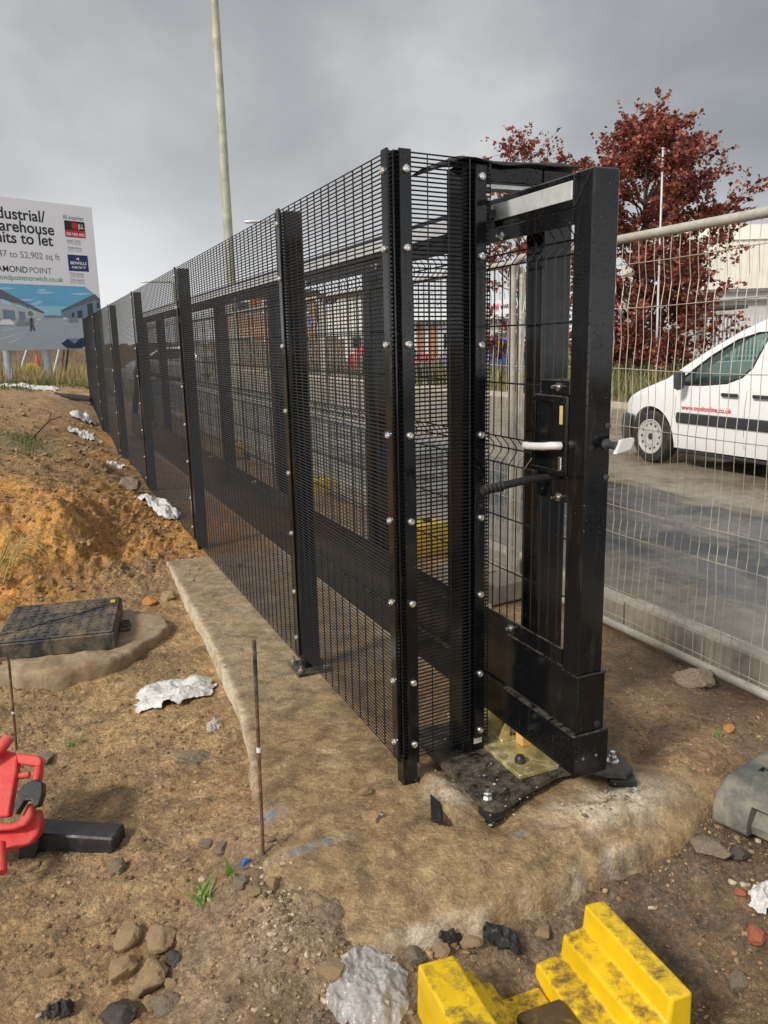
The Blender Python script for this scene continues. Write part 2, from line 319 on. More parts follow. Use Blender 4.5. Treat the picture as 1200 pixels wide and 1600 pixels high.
# road
m, nt, b = newmat('asphalt')
v = coords(nt)
sx = nt.nodes.new('ShaderNodeSeparateXYZ'); nt.links.new(v, sx.inputs[0])
str_ = noise_n(nt, coords(nt, 'Object', (2.2, 0.42, 1)), 1.6, 8, 0.68, 0.9)
mid = noise_n(nt, v, 6, 8, 0.7, 0.4); fine = noise_n(nt, v, 130, 4, 0.7)
base = ramp_n(nt, fine, [(0.3, (0.022, 0.024, 0.028)), (0.7, (0.056, 0.058, 0.064))])
band = ramp_n(nt, math_n(nt, 'DIVIDE', math_n(nt, 'ADD', sx.outputs[0], math_n(nt, 'MULTIPLY', math_n(nt, 'SUBTRACT', str_, 0.5), 1.3)), 14.0), [(0.30, 0.0), (0.325, 1.0)])
ed = math_n(nt, 'MULTIPLY', ramp_n(nt, math_n(nt, 'DIVIDE', sx.outputs[0], 14.0), [(0.150, 1.0), (0.20, 0.0)]), 0.25)
mf = math_n(nt, 'ADD', math_n(nt, 'ADD', math_n(nt, 'MULTIPLY', str_, 0.6), math_n(nt, 'MULTIPLY', mid, 0.4)), ed)
mf = math_n(nt, 'MAXIMUM', ramp_n(nt, mf, [(0.50, 0.0), (0.69, 0.6)]), math_n(nt, 'MULTIPLY', band, 0.88))
mudc = ramp_n(nt, mid, [(0.3, (0.16, 0.132, 0.09)), (0.7, (0.34, 0.29, 0.21))])
nt.links.new(mix_n(nt, mf, base, mudc), b.inputs['Base Color'])
wet = ramp_n(nt, noise_n(nt, v, 1.1, 6, 0.6, 0.6), [(0.42, 0.16), (0.58, 0.62)])
nt.links.new(wet, b.inputs['Roughness'])
bump_n(nt, b, math_n(nt, 'ADD', fine, mid), 0.25, 0.005)
def foliage(name, c1, c2, c3, trans=0.3):
    m, nt, b = newmat(name)
    g = nt.nodes.new('ShaderNodeNewGeometry')
    c = ramp_n(nt, g.outputs['Random Per Island'], [(0.0, c1), (0.5, c2), (1.0, c3)])
    nt.links.new(c, b.inputs['Base Color']); b.inputs['Roughness'].default_value = 0.55
    t = nt.nodes.new('ShaderNodeBsdfTranslucent'); nt.links.new(c, t.inputs[0])
    ms = nt.nodes.new('ShaderNodeMixShader'); ms.inputs[0].default_value = trans
    nt.links.new(b.outputs[0], ms.inputs[1]); nt.links.new(t.outputs[0], ms.inputs[2])
    nt.links.new(ms.outputs[0], nt.nodes['Material Output'].inputs[0]); return m
foliage('maple_leaves', (0.080, 0.018, 0.015), (0.23, 0.054, 0.038), (0.50, 0.165, 0.10), 0.38)
foliage('grass_green', (0.05, 0.085, 0.02), (0.11, 0.14, 0.04), (0.26, 0.23, 0.09))
foliage('grass_straw', (0.16, 0.15, 0.05), (0.33, 0.26, 0.11), (0.46, 0.36, 0.17))
foliage('weed_green', (0.10, 0.22, 0.03), (0.17, 0.30, 0.05), (0.24, 0.38, 0.08), 0.4)
foliage('pebbles', (0.11, 0.07, 0.04), (0.22, 0.15, 0.085), (0.46, 0.38, 0.27), 0.0); foliage('crumbs', (0.10, 0.06, 0.03), (0.24, 0.15, 0.07), (0.36, 0.24, 0.12), 0.0)
# brickwork
m, nt, b = newmat('brickwork')
bt = nd('ShaderNodeTexBrick', nt, Scale=4.0); bt.inputs['Color1'].default_value = (0.42, 0.17, 0.07, 1); bt.inputs['Color2'].default_value = (0.32, 0.12, 0.05, 1); bt.inputs['Mortar'].default_value = (0.4, 0.3, 0.2, 1)
rt = nt.nodes.new('ShaderNodeMapping'); rt.inputs['Rotation'].default_value = (R(90), 0, 0); nt.links.new(coords(nt), rt.inputs[0]); nt.links.new(rt.outputs[0], bt.inputs['Vector'])
nt.links.new(bt.outputs[0], b.inputs['Base Color']); b.inputs['Roughness'].default_value = 0.9

# ------------------------------------------------------------------ mesh building
UNIT = [1.0]            # drawing unit in metres
class MB:
    def __init__(s): s.v = []; s.f = []; s.smooth = False
    def add(s, vs, fs):
        o = len(s.v); s.v += [tuple(p) for p in vs]; s.f += [tuple(i+o for i in f) for f in fs]; return s
    def box(s, x0, x1, y0, y1, z0, z1, c=0.0):
        """box with chamfered edges"""
        if c <= 0:
            return s.add([(x0, y0, z0), (x1, y0, z0), (x1, y1, z0), (x0, y1, z0), (x0, y0, z1), (x1, y0, z1), (x1, y1, z1), (x0, y1, z1)],
                         [(3, 2, 1, 0), (4, 5, 6, 7), (0, 1, 5, 4), (1, 2, 6, 5), (2, 3, 7, 6), (3, 0, 4, 7)])
        vs = []; idx = {}
        for ix, (xa, sx_) in enumerate(((x0, 1), (x1, -1))):
            for iy, (ya, sy_) in enumerate(((y0, 1), (y1, -1))):
                for iz, (za, sz_) in enumerate(((z0, 1), (z1, -1))):
                    for k in range(3):
                        p = [xa+sx_*c, ya+sy_*c, za+sz_*c]; p[k] = (xa, ya, za)[k]
                        idx[ix, iy, iz, k] = len(vs); vs.append(p)
        fs = []
        for k in range(3):
            for e in (0, 1):
                a, b_ = [q for q in range(3) if q != k]
                loop = []
                for (p, q) in ((0, 0), (1, 0), (1, 1), (0, 1)):
                    key = [0, 0, 0]; key[k] = e; key[a] = p; key[b_] = q; loop.append(idx[(*key, k)])
                fs.append(tuple(loop))
        for k in range(3):          # edges along axis k
            a, b_ = [q for q in range(3) if q != k]
            for p in (0, 1):
                for q in (0, 1):
                    k0 = [0, 0, 0]; k0[a] = p; k0[b_] = q; k1 = list(k0); k1[k] = 1
                    fs.append((idx[(*k0, a)], idx[(*k1, a)], idx[(*k1, b_)], idx[(*k0, b_)]))
        for ix in (0, 1):
            for iy in (0, 1):
                for iz in (0, 1): fs.append(tuple(idx[ix, iy, iz, k] for k in range(3)))
        return s.add(vs, fs)
    def tube(s, pts, r, n=8, cap=True, r1=None):
        pts = [Vector(p) for p in pts]; N = len(pts); rings = []
        up = Vector((0, 0, 1)); prev = None
        for i, p in enumerate(pts):
            d = (pts[min(i+1, N-1)] - pts[max(i-1, 0)]).normalized()
            if prev is None:
                a = d.cross(up)
                if a.length < 0.1: a = d.cross(Vector((1, 0, 0)))
            else: a = prev - d*prev.dot(d)
            a.normalize(); prev = a; b_ = d.cross(a)
            rr = r if r1 is None else r + (r1-r)*i/(N-1)
            rings.append([p + a*(rr*math.cos(2*math.pi*k/n)) + b_*(rr*math.sin(2*math.pi*k/n)) for k in range(n)])
        vs = [q for g in rings for q in g]; fs = []
        for i in range(N-1):
            for k in range(n):
                k2 = (k+1) % n; fs.append((i*n+k, i*n+k2, (i+1)*n+k2, (i+1)*n+k))
        if cap: fs += [tuple(range(n))[::-1], tuple((N-1)*n+k for k in range(n))]
        return s.add(vs, fs)
    def prism(s, poly, axis, a0, a1):
        """polygon of 2-D points extruded along axis (0 x, 1 y, 2 z)"""
        n = len(poly)
        def mk(p, a): q = list(p); q.insert(axis, a); return q
        return s.add([mk(p, a0) for p in poly] + [mk(p, a1) for p in poly],
                     [tuple(range(n))[::-1], tuple(range(n, 2*n))] + [(i, (i+1) % n, n+(i+1) % n, n+i) for i in range(n)])
    def lathe(s, prof, c, axis=Vector((0, 0, 1)), n=16):
        axis = Vector(axis).normalized(); a = axis.cross(Vector((0, 0, 1)))
        if a.length < 0.1: a = Vector((1, 0, 0))
        a.normalize(); b_ = axis.cross(a); c = Vector(c); vs = []; fs = []
        for r, h in prof:
            vs += [c + axis*h + (a*math.cos(2*math.pi*k/n) + b_*math.sin(2*math.pi*k/n))*r for k in range(n)]
        for i in range(len(prof)-1):
            for k in range(n): fs.append((i*n+k, i*n+(k+1) % n, (i+1)*n+(k+1) % n, (i+1)*n+k))
        fs += [tuple(range(n))[::-1], tuple((len(prof)-1)*n+k for k in range(n))]
        return s.add(vs, fs)
    def build(s, name, mat, parent=None, smooth=False, recalc=True):
        me = bpy.data.meshes.new(name); me.from_pydata(s.v if UNIT[0] == 1 else [(x*UNIT[0], y*UNIT[0], z*UNIT[0]) for x, y, z in s.v], [], s.f)
        if recalc:
            bm = bmesh.new(); bm.from_mesh(me); bmesh.ops.recalc_face_normals(bm, faces=bm.faces); bm.to_mesh(me); bm.free()
        if mat: me.materials.append(MATS[mat])
        if smooth:
            me.polygons.foreach_set('use_smooth', [True]*len(me.polygons))
            try: me.set_sharp_from_angle(angle=R(40))
            except Exception: pass
        me.update(); o = bpy.data.objects.new(name, me); COL.objects.link(o)
        if parent: o.parent = parent
        return o
def tag(o, label=None, cat=None, group=None, kind=None):
    if label: o['label'] = label
    if cat: o['category'] = cat
    if group: o['group'] = group
    if kind: o['kind'] = kind
    return o
def thing(name, label, cat, group=None, loc=None, rz=0.0):
    o = bpy.data.objects.new(name, None); COL.objects.link(o); o.empty_display_size = 0.1
    o.location = ORG if loc is None else loc; o.rotation_euler = (0, 0, AZ if loc is None else rz)
    return tag(o, label, cat, group)
def children(o): return [c for c in COL.objects if c.parent == o]
def copy_tree(o, parent=None):
    c = o.copy(); COL.objects.link(c)
    if parent: c.parent = parent
    for ch in children(o): copy_tree(ch, c)
    return c
def text_mesh(s_, size, mat, name, parent, origin, xd, zd, width=None, bold=0.0, align='LEFT'):
    cu = bpy.data.curves.new('txt', 'FONT'); cu.body = s_; cu.size = size; cu.align_x = align; cu.extrude = 0.0005; cu.offset = bold
    ob = bpy.data.objects.new('txt', cu); COL.objects.link(ob)
    bpy.context.view_layer.update(); dg = bpy.context.evaluated_depsgraph_get()
    me = bpy.data.meshes.new_from_object(ob.evaluated_get(dg)); bpy.data.objects.remove(ob); bpy.data.curves.remove(cu)
    xs = [q.co.x for q in me.vertices]; k = 1.0
    if width and xs: k = width/max(1e-6, (max(xs)-min(xs)))
    xd = Vector(xd); zd = Vector(zd); nd_ = xd.cross(zd)
    for q in me.vertices: q.co = Vector(origin) + xd*(q.co.x*k) + zd*q.co.y + nd_*(q.co.z)
    me.materials.clear(); me.materials.append(MATS[mat]); me.name = name
    o = bpy.data.objects.new(name, me); COL.objects.link(o)
    if parent: o.parent = parent
    return o
# ------------------------------------------------------------------ setting: ground
CLAY = (0.50, 0.25, 0.064); BRN = (0.315, 0.200, 0.100); DRK = (0.138, 0.098, 0.062); GRY = (0.275, 0.200, 0.128); TAN = (0.385, 0.252, 0.123); OLV = (0.16, 0.15, 0.06)
CP = [(-.42, 2.8, -.075, BRN), (-.46, 1.8, -.095, TAN), (-.48, 1.0, -.105, TAN), (-.60, .4, -.105, TAN), (-.75, 1.3, -.15, TAN), (-.75, -.1, -.15, TAN), (-1., .7, -.15, TAN), (-1.2, 1.3, -.16, TAN),
      (-1.6, .3, -.18, BRN), (-1.2, -.2, -.17, TAN), (-.95, 2.15, -.11, TAN), (-1.5, 1.7, -.11, TAN), (-1.2, 3.0, -.08, CLAY), (-.9, -.4, -.19, BRN), (-.50, -.70, -.13, GRY), (-.75, -.5, -.13, GRY),
      (-.58, -.3, -.04, GRY), (-.52, .05, -.03, BRN), (-.46, -.12, -.008, GRY), (-.52, -.5, -.04, GRY), (-.44, -.60, -.075, GRY), (-.47, .28, -.055, BRN), (0, -.67, -.16, GRY), (.3, -.65, -.16, DRK), (.6, -.63, -.14, DRK), (.8, -.60, -.11, DRK), (-.25, -.68, -.13, GRY), (0, -.90, -.235, GRY), (.35, -.88, -.235, DRK), (.7, -.85, -.19, DRK), (.9, -.72, -.13, DRK), (-.3, -1.1, -.24, GRY), (.5, -1.2, -.21, DRK),
      (1.25, -.60, -.08, DRK), (1.28, -.35, -.01, DRK), (1.3, -1., -.1, DRK), (1., .2, .02, BRN), (.95, .8, .018, BRN), (.90, -.10, .016, BRN), (.92, -.60, -.12, DRK), (1.10, -.54, -.10, DRK), (.86, .45, .016, BRN), (1.3, .5, -.01, DRK), (1.55, .2, -.03, DRK), (1.1, -.25, .02, BRN), (.98, -.30, .012, BRN), (1.2, 1.2, -.01, BRN), (1.5, 2., -.03, BRN),
      (1.2, 4, .0, BRN), (1.6, 6, -.03, BRN), (.7, 6, 0, BRN), (.3, 9, 0, BRN), (-.03, 3.6, .0, CLAY), (0, 6, .0, BRN), (0, 9, .02, BRN), (0, 11.5, .12, BRN), (0, 14, .45, TAN),
      (-.44, 4.0, .08, CLAY), (-.34, 3.15, -.05, BRN), (-.9, 3.55, .12, CLAY), (-.78, 4.1, .30, CLAY), (-1.2, 4.1, .36, CLAY), (-1.3, 3.5, .2, CLAY), (-1.25, 3.2, -.07, CLAY),
      (-2.2, 3.2, .2, CLAY), (-2.2, 4.5, .55, BRN), (-.75, 5.5, .33, BRN), (-.4, 5.5, .14, CLAY), (-1.2, 7.2, .52, OLV), (-.74, 7.2, .4, BRN), (-.4, 7.4, .2, CLAY), (-.9, 10, .6, BRN),
      (-.3, 10, .28, CLAY), (-.9, 12.7, .68, BRN), (-.3, 12.5, .45, BRN), (-.1, 15.4, .72, TAN), (-1.6, 17.4, .76, TAN), (-3, 8, .75, OLV), (-4, 5, .7, BRN), (-5, 12, .85, OLV), (-3, 15, .8, OLV),
      (-4, 1, 0, BRN), (-3, -1, -.15, BRN), (0, 20, .75, OLV), (-5, 25, .82, OLV), (-9, 20, .82, OLV), (1.7, 12, -.05, BRN), (1.7, 16, .1, OLV), (1.0, 14, .2, BRN), (0, -3, -.2, BRN), (2, -3, -.1, BRN), (-9, 5, .6, BRN)]
CPA = np.array([(a, b, c) for a, b, c, _ in CP]); CPC = np.array([c for *_, c in CP])
_D = np.linalg.norm(CPA[:, None, :2]-CPA[None, :, :2], axis=-1); _n = len(CP)
_A = np.zeros((_n+1, _n+1)); _A[:_n, :_n] = _D - 0.02*np.eye(_n); _A[:_n, _n] = 1; _A[_n, :_n] = 1
_w = np.linalg.solve(_A, np.concatenate([CPA[:, 2], [0]]))
def base_z(t, s):
    t = np.asarray(t, float); s = np.asarray(s, float); z = np.full(t.shape, _w[_n])
    for i in range(_n): z = z + _w[i]*np.hypot(t-CPA[i, 0], s-CPA[i, 1])
    z = np.clip(z, -.3, .95)
    far = sstep(25, 45, np.hypot(t, s)); z = z*(1-far) + far*(0.8*(1-sstep(-6, 1, t)) - 0.1)
    k = sstep(1.62, 1.82, t); return z*(1-k) + k*np.minimum(z, -.07)
def dirt_z(x, y):
    x = np.asarray(x, float); y = np.asarray(y, float)
    t, s = TS(x, y); z = base_z(t, s)
    amp = 1 - 0.55*sstep(.4, 1.0, t)
    amp = amp*(1 + 0.9*sstep(2.4, 3.4, s)*(1-sstep(-.3, .2, t)))
    n = 0.030*fbm(x, y, 1.7, 3) + 0.020*fbm(x+3, y, 6, 3, .55, True) + 0.020*fbm(x, y+5, 15, 3, .6) + 0.010*fbm(x-4, y, 42, 3, .65, True)
    # cracked and clodded clay on the bank, scraped ledges
    bank = sstep(2.7, 3.4, s)*(1-sstep(7, 14, s))*(1-sstep(-.35, -.1, t))
    n = n + bank*(0.10*np.maximum(0, fbm(x-7, y+2, 2.3, 3)) + 0.046*fbm(x, y-8, 8, 3, .6, True) + .02*np.abs(fbm(x*1.0, y+3, 24, 2)))
    n = n + 0.10*np.exp(-((t+.92)/.16)**2 - ((s-3.75)/.22)**2) - .05*np.exp(-((t+.55)/.12)**2 - ((s-3.6)/.3)**2)
    front = sstep(-.35, -.6, s)*sstep(-.75, -.3, t)
    n = n + front*(0.014*fbm(x+9, y, 28, 3, .65))
    return z + n*amp
def gz(x, y): return float(dirt_z(np.array([x]), np.array([y]))[0])
def gts(t, s, dz=0.0):
    p = W(t, s); return Vector((p.x, p.y, gz(p.x, p.y)+dz))
def graded(a, b, h, lo, hi, g):
    mid = list(np.arange(a, b+1e-9, h)); up = [mid[-1]]; st = h
    while up[-1] < hi: st *= g; up.append(up[-1]+st)
    dn = [mid[0]]; st = h
    while dn[-1] > lo: st *= g; dn.append(dn[-1]-st)
    return np.array(dn[:0:-1] + mid + up[1:])
def grid_mesh(name, X, Y, Z, keep=None, mat=None, col=None, smooth=True):
    ny, nx = X.shape; vs = np.stack([X, Y, Z], -1).reshape(-1, 3)
    i = np.arange(nx*ny).reshape(ny, nx)
    q = np.stack([i[:-1, :-1], i[:-1, 1:], i[1:, 1:], i[1:, :-1]], -1)
    if keep is not None: q = q[keep[:-1, :-1] | keep[:-1, 1:] | keep[1:, 1:] | keep[1:, :-1]]
    q = q.reshape(-1, 4)
    used = np.unique(q); remap = np.zeros(nx*ny, int); remap[used] = np.arange(len(used)); q = remap[q]; vs = vs[used]
    me = bpy.data.meshes.new(name); me.vertices.add(len(vs)); me.vertices.foreach_set('co', vs.ravel())
    me.loops.add(q.size); me.loops.foreach_set('vertex_index', q.ravel().astype(np.int32))
    me.polygons.add(len(q)); me.polygons.foreach_set('loop_start', np.arange(0, q.size, 4, dtype=np.int32))
    me.update(calc_edges=True)
    if smooth: me.polygons.foreach_set('use_smooth', [True]*len(q))
    if col is not None:
        a = me.attributes.new('Zone', 'FLOAT_COLOR', 'POINT')
        c = np.concatenate([col.reshape(-1, 3)[used], np.ones((len(used), 1))], 1); a.data.foreach_set('color', c.ravel().astype(np.float32))
    me.materials.append(MATS[mat]); o = bpy.data.objects.new(name, me); COL.objects.link(o); return o
gx = graded(-2.3, 1.6, .0085, -260, 260, 1.028); gy = graded(1.3, 4.6, .0085, -9, 420, 1.024)
GX, GY = np.meshgrid(gx, gy)
GT, GS = TS(GX, GY)
GZ = dirt_z(GX, GY)
wsum = np.zeros(GT.shape); csum = np.zeros(GT.shape + (3,))
jt = GT + 0.25*fbm(GX, GY, .9, 3); js = GS + 0.25*fbm(GX+40, GY, .9, 3)
for i in range(_n):
    ww = 1/(0.02 + (jt-CPA[i, 0])**2 + (js-CPA[i, 1])**2)**1.8
    wsum += ww; csum += ww[..., None]*CPC[i]
tag(grid_mesh('ground', GX, GY, GZ, None, 'dirt', csum/wsum[..., None]), kind='structure')
del GX, GY, GT, GS, GZ, wsum, csum, jt, js

# concrete foundation under fence and gate: irregular outline, sharp left edge, broken rounded front lip
SLAB = [(-.27, 3.3), (-.28, 2.84), (-.31, 1.63), (-.355, .84), (-.40, .5), (-.47, .1), (-.53, -.26), (-.50, -.44), (-.40, -.545), (-.30, -.585), (-.05, -.60), (.15, -.575), (.40, -.565), (.62, -.550), (.80, -.520), (.97, -.485), (1.10, -.42), (1.18, -.20), (1.12, .2), (.90, .7), (.80, 1.2), (.82, 3.3)]
def poly_sd(px, py, poly):
    d = np.full(px.shape, 1e9); ins = np.zeros(px.shape, bool); n = len(poly)
    for i in range(n):
        ax, ay = poly[i]; bx, by = poly[(i+1) % n]; ex, ey = bx-ax, by-ay
        k = np.clip(((px-ax)*ex + (py-ay)*ey)/(ex*ex+ey*ey), 0, 1)
        d = np.minimum(d, np.hypot(px-ax-k*ex, py-ay-k*ey))
        cr = ((ay > py) != (by > py)) & (px < (bx-ax)*(py-ay)/((by-ay) if by != ay else 1e-9) + ax); ins ^= cr
    return np.where(ins, d, -d)
st_, ss_ = np.meshgrid(np.arange(-.75, 1.2, .0105), np.arange(-.8, 3.45, .0105))
wx = ORG.x + DT.x*st_ + DS.x*ss_; wy = ORG.y + DT.y*st_ + DS.y*ss_
rag = sstep(.6, -.1, ss_)                                   # how broken the edge is
sd0 = poly_sd(st_, ss_, SLAB)
sdv = sd0 + rag*(0.050*fbm(wx, wy, 5, 3) + 0.010*fbm(wx, wy, 20, 2)) + .004*fbm(wx, wy, 16, 2)
ef = .008 + .022*rag
edge = np.where(sdv > 0, np.exp(-sdv/(0.010 + 0.055*rag))*ef, ef)
face = 0.26*sstep(0.0, -.03 - .035*rag, sdv)
sz = -edge - face + 0.004*fbm(wx, wy, 5, 3) + rag*(0.018*fbm(wx, wy, 4, 3) + 0.012*fbm(wx, wy, 14, 3, .6) + 0.005*fbm(wx, wy, 40, 3, .6)) + .0018*fbm(wx, wy, 50, 2)
sz = sz - rag*sstep(.30, .0, sdv)*sstep(-.2, -.5, ss_)*0.03
sz = sz - .04*sstep(.66, .92, st_)*sstep(-.36, -.12, ss_) - .03*np.exp(-((st_-.19)/.06)**2 - ((ss_+.33)/.05)**2)
sz += 0.034*np.exp(-((st_-.58)/.17)**2 - ((ss_+.44)/.07)**2)*(1+.8*fbm(wx, wy, 16, 3)) + 0.036*np.exp(-((st_-.105)/.045)**2 - ((ss_+.10)/.12)**2)*(1+.5*fbm(wx, wy, 25, 3))
# crisp shuttered edge along the left: bring the rim onto the edge line itself
gt_, gs_ = np.gradient(sd0, .0105, axis=1), np.gradient(sd0, .0105, axis=0)
crisp = (rag < .25) & (st_ < .2)
rim_o = crisp & (sd0 <= 0) & (sd0 > -.07); rim_i = crisp & (sd0 > 0) & (sd0 < .0105)
mv = rim_o | rim_i
st_ = np.where(mv, st_ - gt_*sd0, st_); ss_ = np.where(mv, ss_ - gs_*sd0, ss_)
sz = np.where(rim_i, -.003+.003*fbm(wx, wy, 12, 2), np.where(rim_o, -.24, sz))
wx = ORG.x + DT.x*st_ + DS.x*ss_; wy = ORG.y + DT.y*st_ + DS.y*ss_
hole = np.exp(-((st_-.045)/.045)**2 - ((ss_+.25)/.05)**2); sz -= 0.05*sstep(.5, .8, hole)
band = sstep(.035, -.005, sdv)*sstep(-.08, -.05, sdv)*sstep(-.2, -.5, ss_)*sstep(-.36, -.2, st_)*sstep(.62, .30, st_)
bare = band*np.clip(.55+3.0*fbm(wx, wy, 3.2, 3), 0, 1) + 0.9*np.exp(-((st_-.56)/.20)**2 - ((ss_+.40)/.08)**2) + .8*np.exp(-((st_-.12)/.06)**2 - ((ss_+.14)/.07)**2) + .22*sstep(.35, 1.4, ss_) + .5*sstep(.03, .0, sdv)*(1-rag)
blue = np.zeros_like(sdv)
for (ct, cs, rt_, rs_) in ((-.40, -.20, .10, .016), (-.46, .03, .05, .03), (.21, -.40, .025, .010)):
    blue = np.maximum(blue, np.exp(-((st_-ct)/rt_)**2 - ((ss_-cs)/rs_)**2))
muddy = .25 + .75*sstep(.55, .85, st_) - .55*np.exp(-((st_+.16)/.10)**2 - ((ss_-.55)/.45)**2) + .9*sstep(2.5, 3.0, ss_) + .75*sstep(-.28, -.45, ss_)*sstep(.03, .10, sdv) + .8*sstep(.012, -.03, sdv)*rag*(fbm(wx, wy, 5, 3) > .15) + .45*sstep(.1, -.25, ss_)
slab = grid_mesh('concrete_foundation', wx, wy, sz, sdv > -.075, 'slab_concrete', np.stack([np.clip(bare, 0, 1), np.clip(blue, 0, 1), np.clip(muddy, 0, 1)], -1))
tag(slab, kind='structure')

# road, kerbs, far verge (fence frame)
def flat(name, t0, t1, s0, s1, z, mat, n=2):
    o = MB(); o.add([(t0, s0, z), (t1, s0, z), (t1, s1, z), (t0, s1, z)], [(0, 1, 2, 3)])
    b = o.build(name, mat, recalc=False); b.location = ORG; b.rotation_euler = (0, 0, AZ); return tag(b, kind='structure')
flat('road', 1.80, 10.3, -25, 160, 0.0, 'asphalt')
k = MB(); random.seed(2)
for i in range(-8, 60):
    s0 = i*.92 + random.uniform(-.004, .004); dz = random.uniform(-.008, .008); dt = random.uniform(-.006, .006)
    k.prism([(1.735+dt, -.14), (1.735+dt, .085+dz), (1.745+dt, .098+dz), (1.83+dt, .098+dz), (1.858+dt, .07+dz), (1.872+dt, -.14)], 1, s0+.004, s0+.914)
o = k.build('kerb', 'kerb_concrete'); o.location = ORG; o.rotation_euler = (0, 0, AZ); tag(o, kind='structure')
k = MB()
for i in range(-8, 80): k.prism([(10.25, -.1), (10.28, .11), (10.42, .11), (10.42, -.1)], 1, i*.92, i*.92+.91)
o = k.build('far_kerb', 'kerb_concrete'); o.location = ORG; o.rotation_euler = (0, 0, AZ); tag(o, kind='structure')
vg = flat('verge', 10.42, 90, -25, 160, 0.10, 'dirt')
a = vg.data.attributes.new('Zone', 'FLOAT_COLOR', 'POINT'); a.data.foreach_set('color', [.20, .16, .09, 1]*4)

# ------------------------------------------------------------------ mesh security fence
POSTS = [0.0, 1.0653] + [1.0653+2.519*i for i in range(1, 6)]
fence = thing('mesh_fence', 'black close-mesh security fence with bolted posts running away along the mud bank', 'fence')
def post_mb(t0, t1, s0, s1, z0, z1): return MB().box(t0, t1, s0, s1, z0, z1, .003)
HGT = 2.0
for i, s in enumerate(POSTS):
    if i == 0: p = post_mb(.0, .052, -.030, .022, -.03, HGT)
    else: p = post_mb(.004, .076, s-.025, s+.025, .013 if i == 1 else -.25, HGT-.006)
    po = p.build('post', 'black_paint', fence)
    if i == 1:
        bp = MB().box(-.045, .115, s-.085, s+.085, -.02, .012, .002).build('base_plate', 'black_plate_dirty', po)
        for (bt, bs) in ((-.025, -.055), (-.022, .062), (.095, -.06)):
            a = MB().lathe([(.013, 0), (.013, .012), (.011, .014)], (bt, s+bs, .012), n=6); a.lathe([(.006, .012), (.006, .03)], (bt, s+bs, .012), n=8)
            a.build('anchor_nut', 'bolt_steel', bp)
def wires(mb, p0, p1, z0, z1, pitch, r, normal):
    """horizontal wires between two plan points"""
    p0 = Vector(p0); p1 = Vector(p1); nv = Vector(normal)
    n = int((z1-z0)/pitch)+1
    for k in range(n):
        z = z1 - k*pitch
        c = [(nv.x*r, nv.y*r, 0), (0, 0, r), (-nv.x*r, -nv.y*r, 0), (0, 0, -r)]
        vs = [(p.x+q[0], p.y+q[1], z+q[2]) for p in (p0, p1) for q in c]
        mb.add(vs, [(j, (j+1) % 4, 4+(j+1) % 4, 4+j) for j in range(4)])
def verts(mb, pts, z0, z1, r):
    for (x, y) in pts:
        c = [(r, 0), (0, r), (-r, 0), (0, -r)]
        mb.add([(x+a, y+b, z) for z in (z0, z1) for a, b in c], [(j, (j+1) % 4, 4+(j+1) % 4, 4+j) for j in range(4)])
BZ = [1.945, 1.73, 1.456, 1.184, .915, .646, .376, .158]
def bolt_mb(c, axis, r=.0115):
    return MB().lathe([(r, 0), (r, .004), (r*.85, .0085), (r*.5, .0105), (r*.45, .0075), (.001, .007)], c, axis, 12)
for i in range(len(POSTS)-1):
    s0, s1 = POSTS[i], POSTS[i+1]; mb = MB()
    zb = .085 if i == 0 else .05
    if i == 5: s1 += .05
    wires(mb, (-.008, s0 - (.028 if i == 0 else -.004), 0), (-.008, s1-.004, 0), zb, HGT-.004, .0127, .0025, (1, 0, 0))
    nv = int((s1-s0)/.0762); off = ((s1-s0) - nv*.0762)/2
    verts(mb, [(-.0035, s0+off+.0762*k) for k in range(nv+1)], zb, HGT-.003, .0025)
    mb.build('mesh_panel', 'black_wire', fence, recalc=False)
for i, s in enumerate(POSTS):
    s_a = (-.028, .012) if i == 0 else (-.020, .020)
    st = MB().box(-.019, -.0108, s+s_a[0], s+s_a[1], .095 if i == 0 else .07, HGT+.004, .0015).build('clamp_strip', 'black_paint', fence)
    for z in BZ: bolt_mb((-.019, s+(s_a[0]+s_a[1])/2 + .002, z), (-1, 0, 0)).build('bolt', 'bolt_steel', st, True)
# return panel closing the corner towards the gate frame
A0, A1 = Vector((.004, -.040, 0)), Vector((.342, -.003, 0)); dv = (A1-A0).normalized(); nv_ = Vector((dv.y, -dv.x, 0))
mb = MB(); wires(mb, A0, A1, .10, HGT-.006, .0127, .0025, nv_)
L = (A1-A0).length
verts(mb, [tuple((A0+dv*k - nv_*-.0042)[:2]) for k in np.arange(.030, L+.02, .0762)], .10, HGT-.005, .0021)
mb.build('mesh_panel', 'black_wire', fence, recalc=False)
for c_, zs, z0, z1 in ((.030, BZ, .085, HGT), (.299, [1.945, 1.715, 1.448, 1.165, .893, .628, .345, .135], .105, 1.978)):
    p = A0 + dv*(c_-.004); h = .0195
    q = [p-dv*h+nv_*.006, p+dv*h+nv_*.006, p+dv*h+nv_*.0125, p-dv*h+nv_*.0125]
    st = MB().prism([(a.x, a.y) for a in q], 2, z0, z1).build('clamp_strip', 'black_paint', fence)
    for z in zs: bolt_mb(p + nv_*.0125 + Vector((0, 0, z)), nv_, .0125).build('bolt', 'bolt_steel', st, True)
    if c_ > .1: MB().prism([(a.x, a.y) for a in [p-dv*.016+nv_*.0, p+dv*.016+nv_*.0, p+dv*.016+nv_*.004, p-dv*.016+nv_*.004]], 2, .080, .104).build('strip_end', 'galvanised', st)

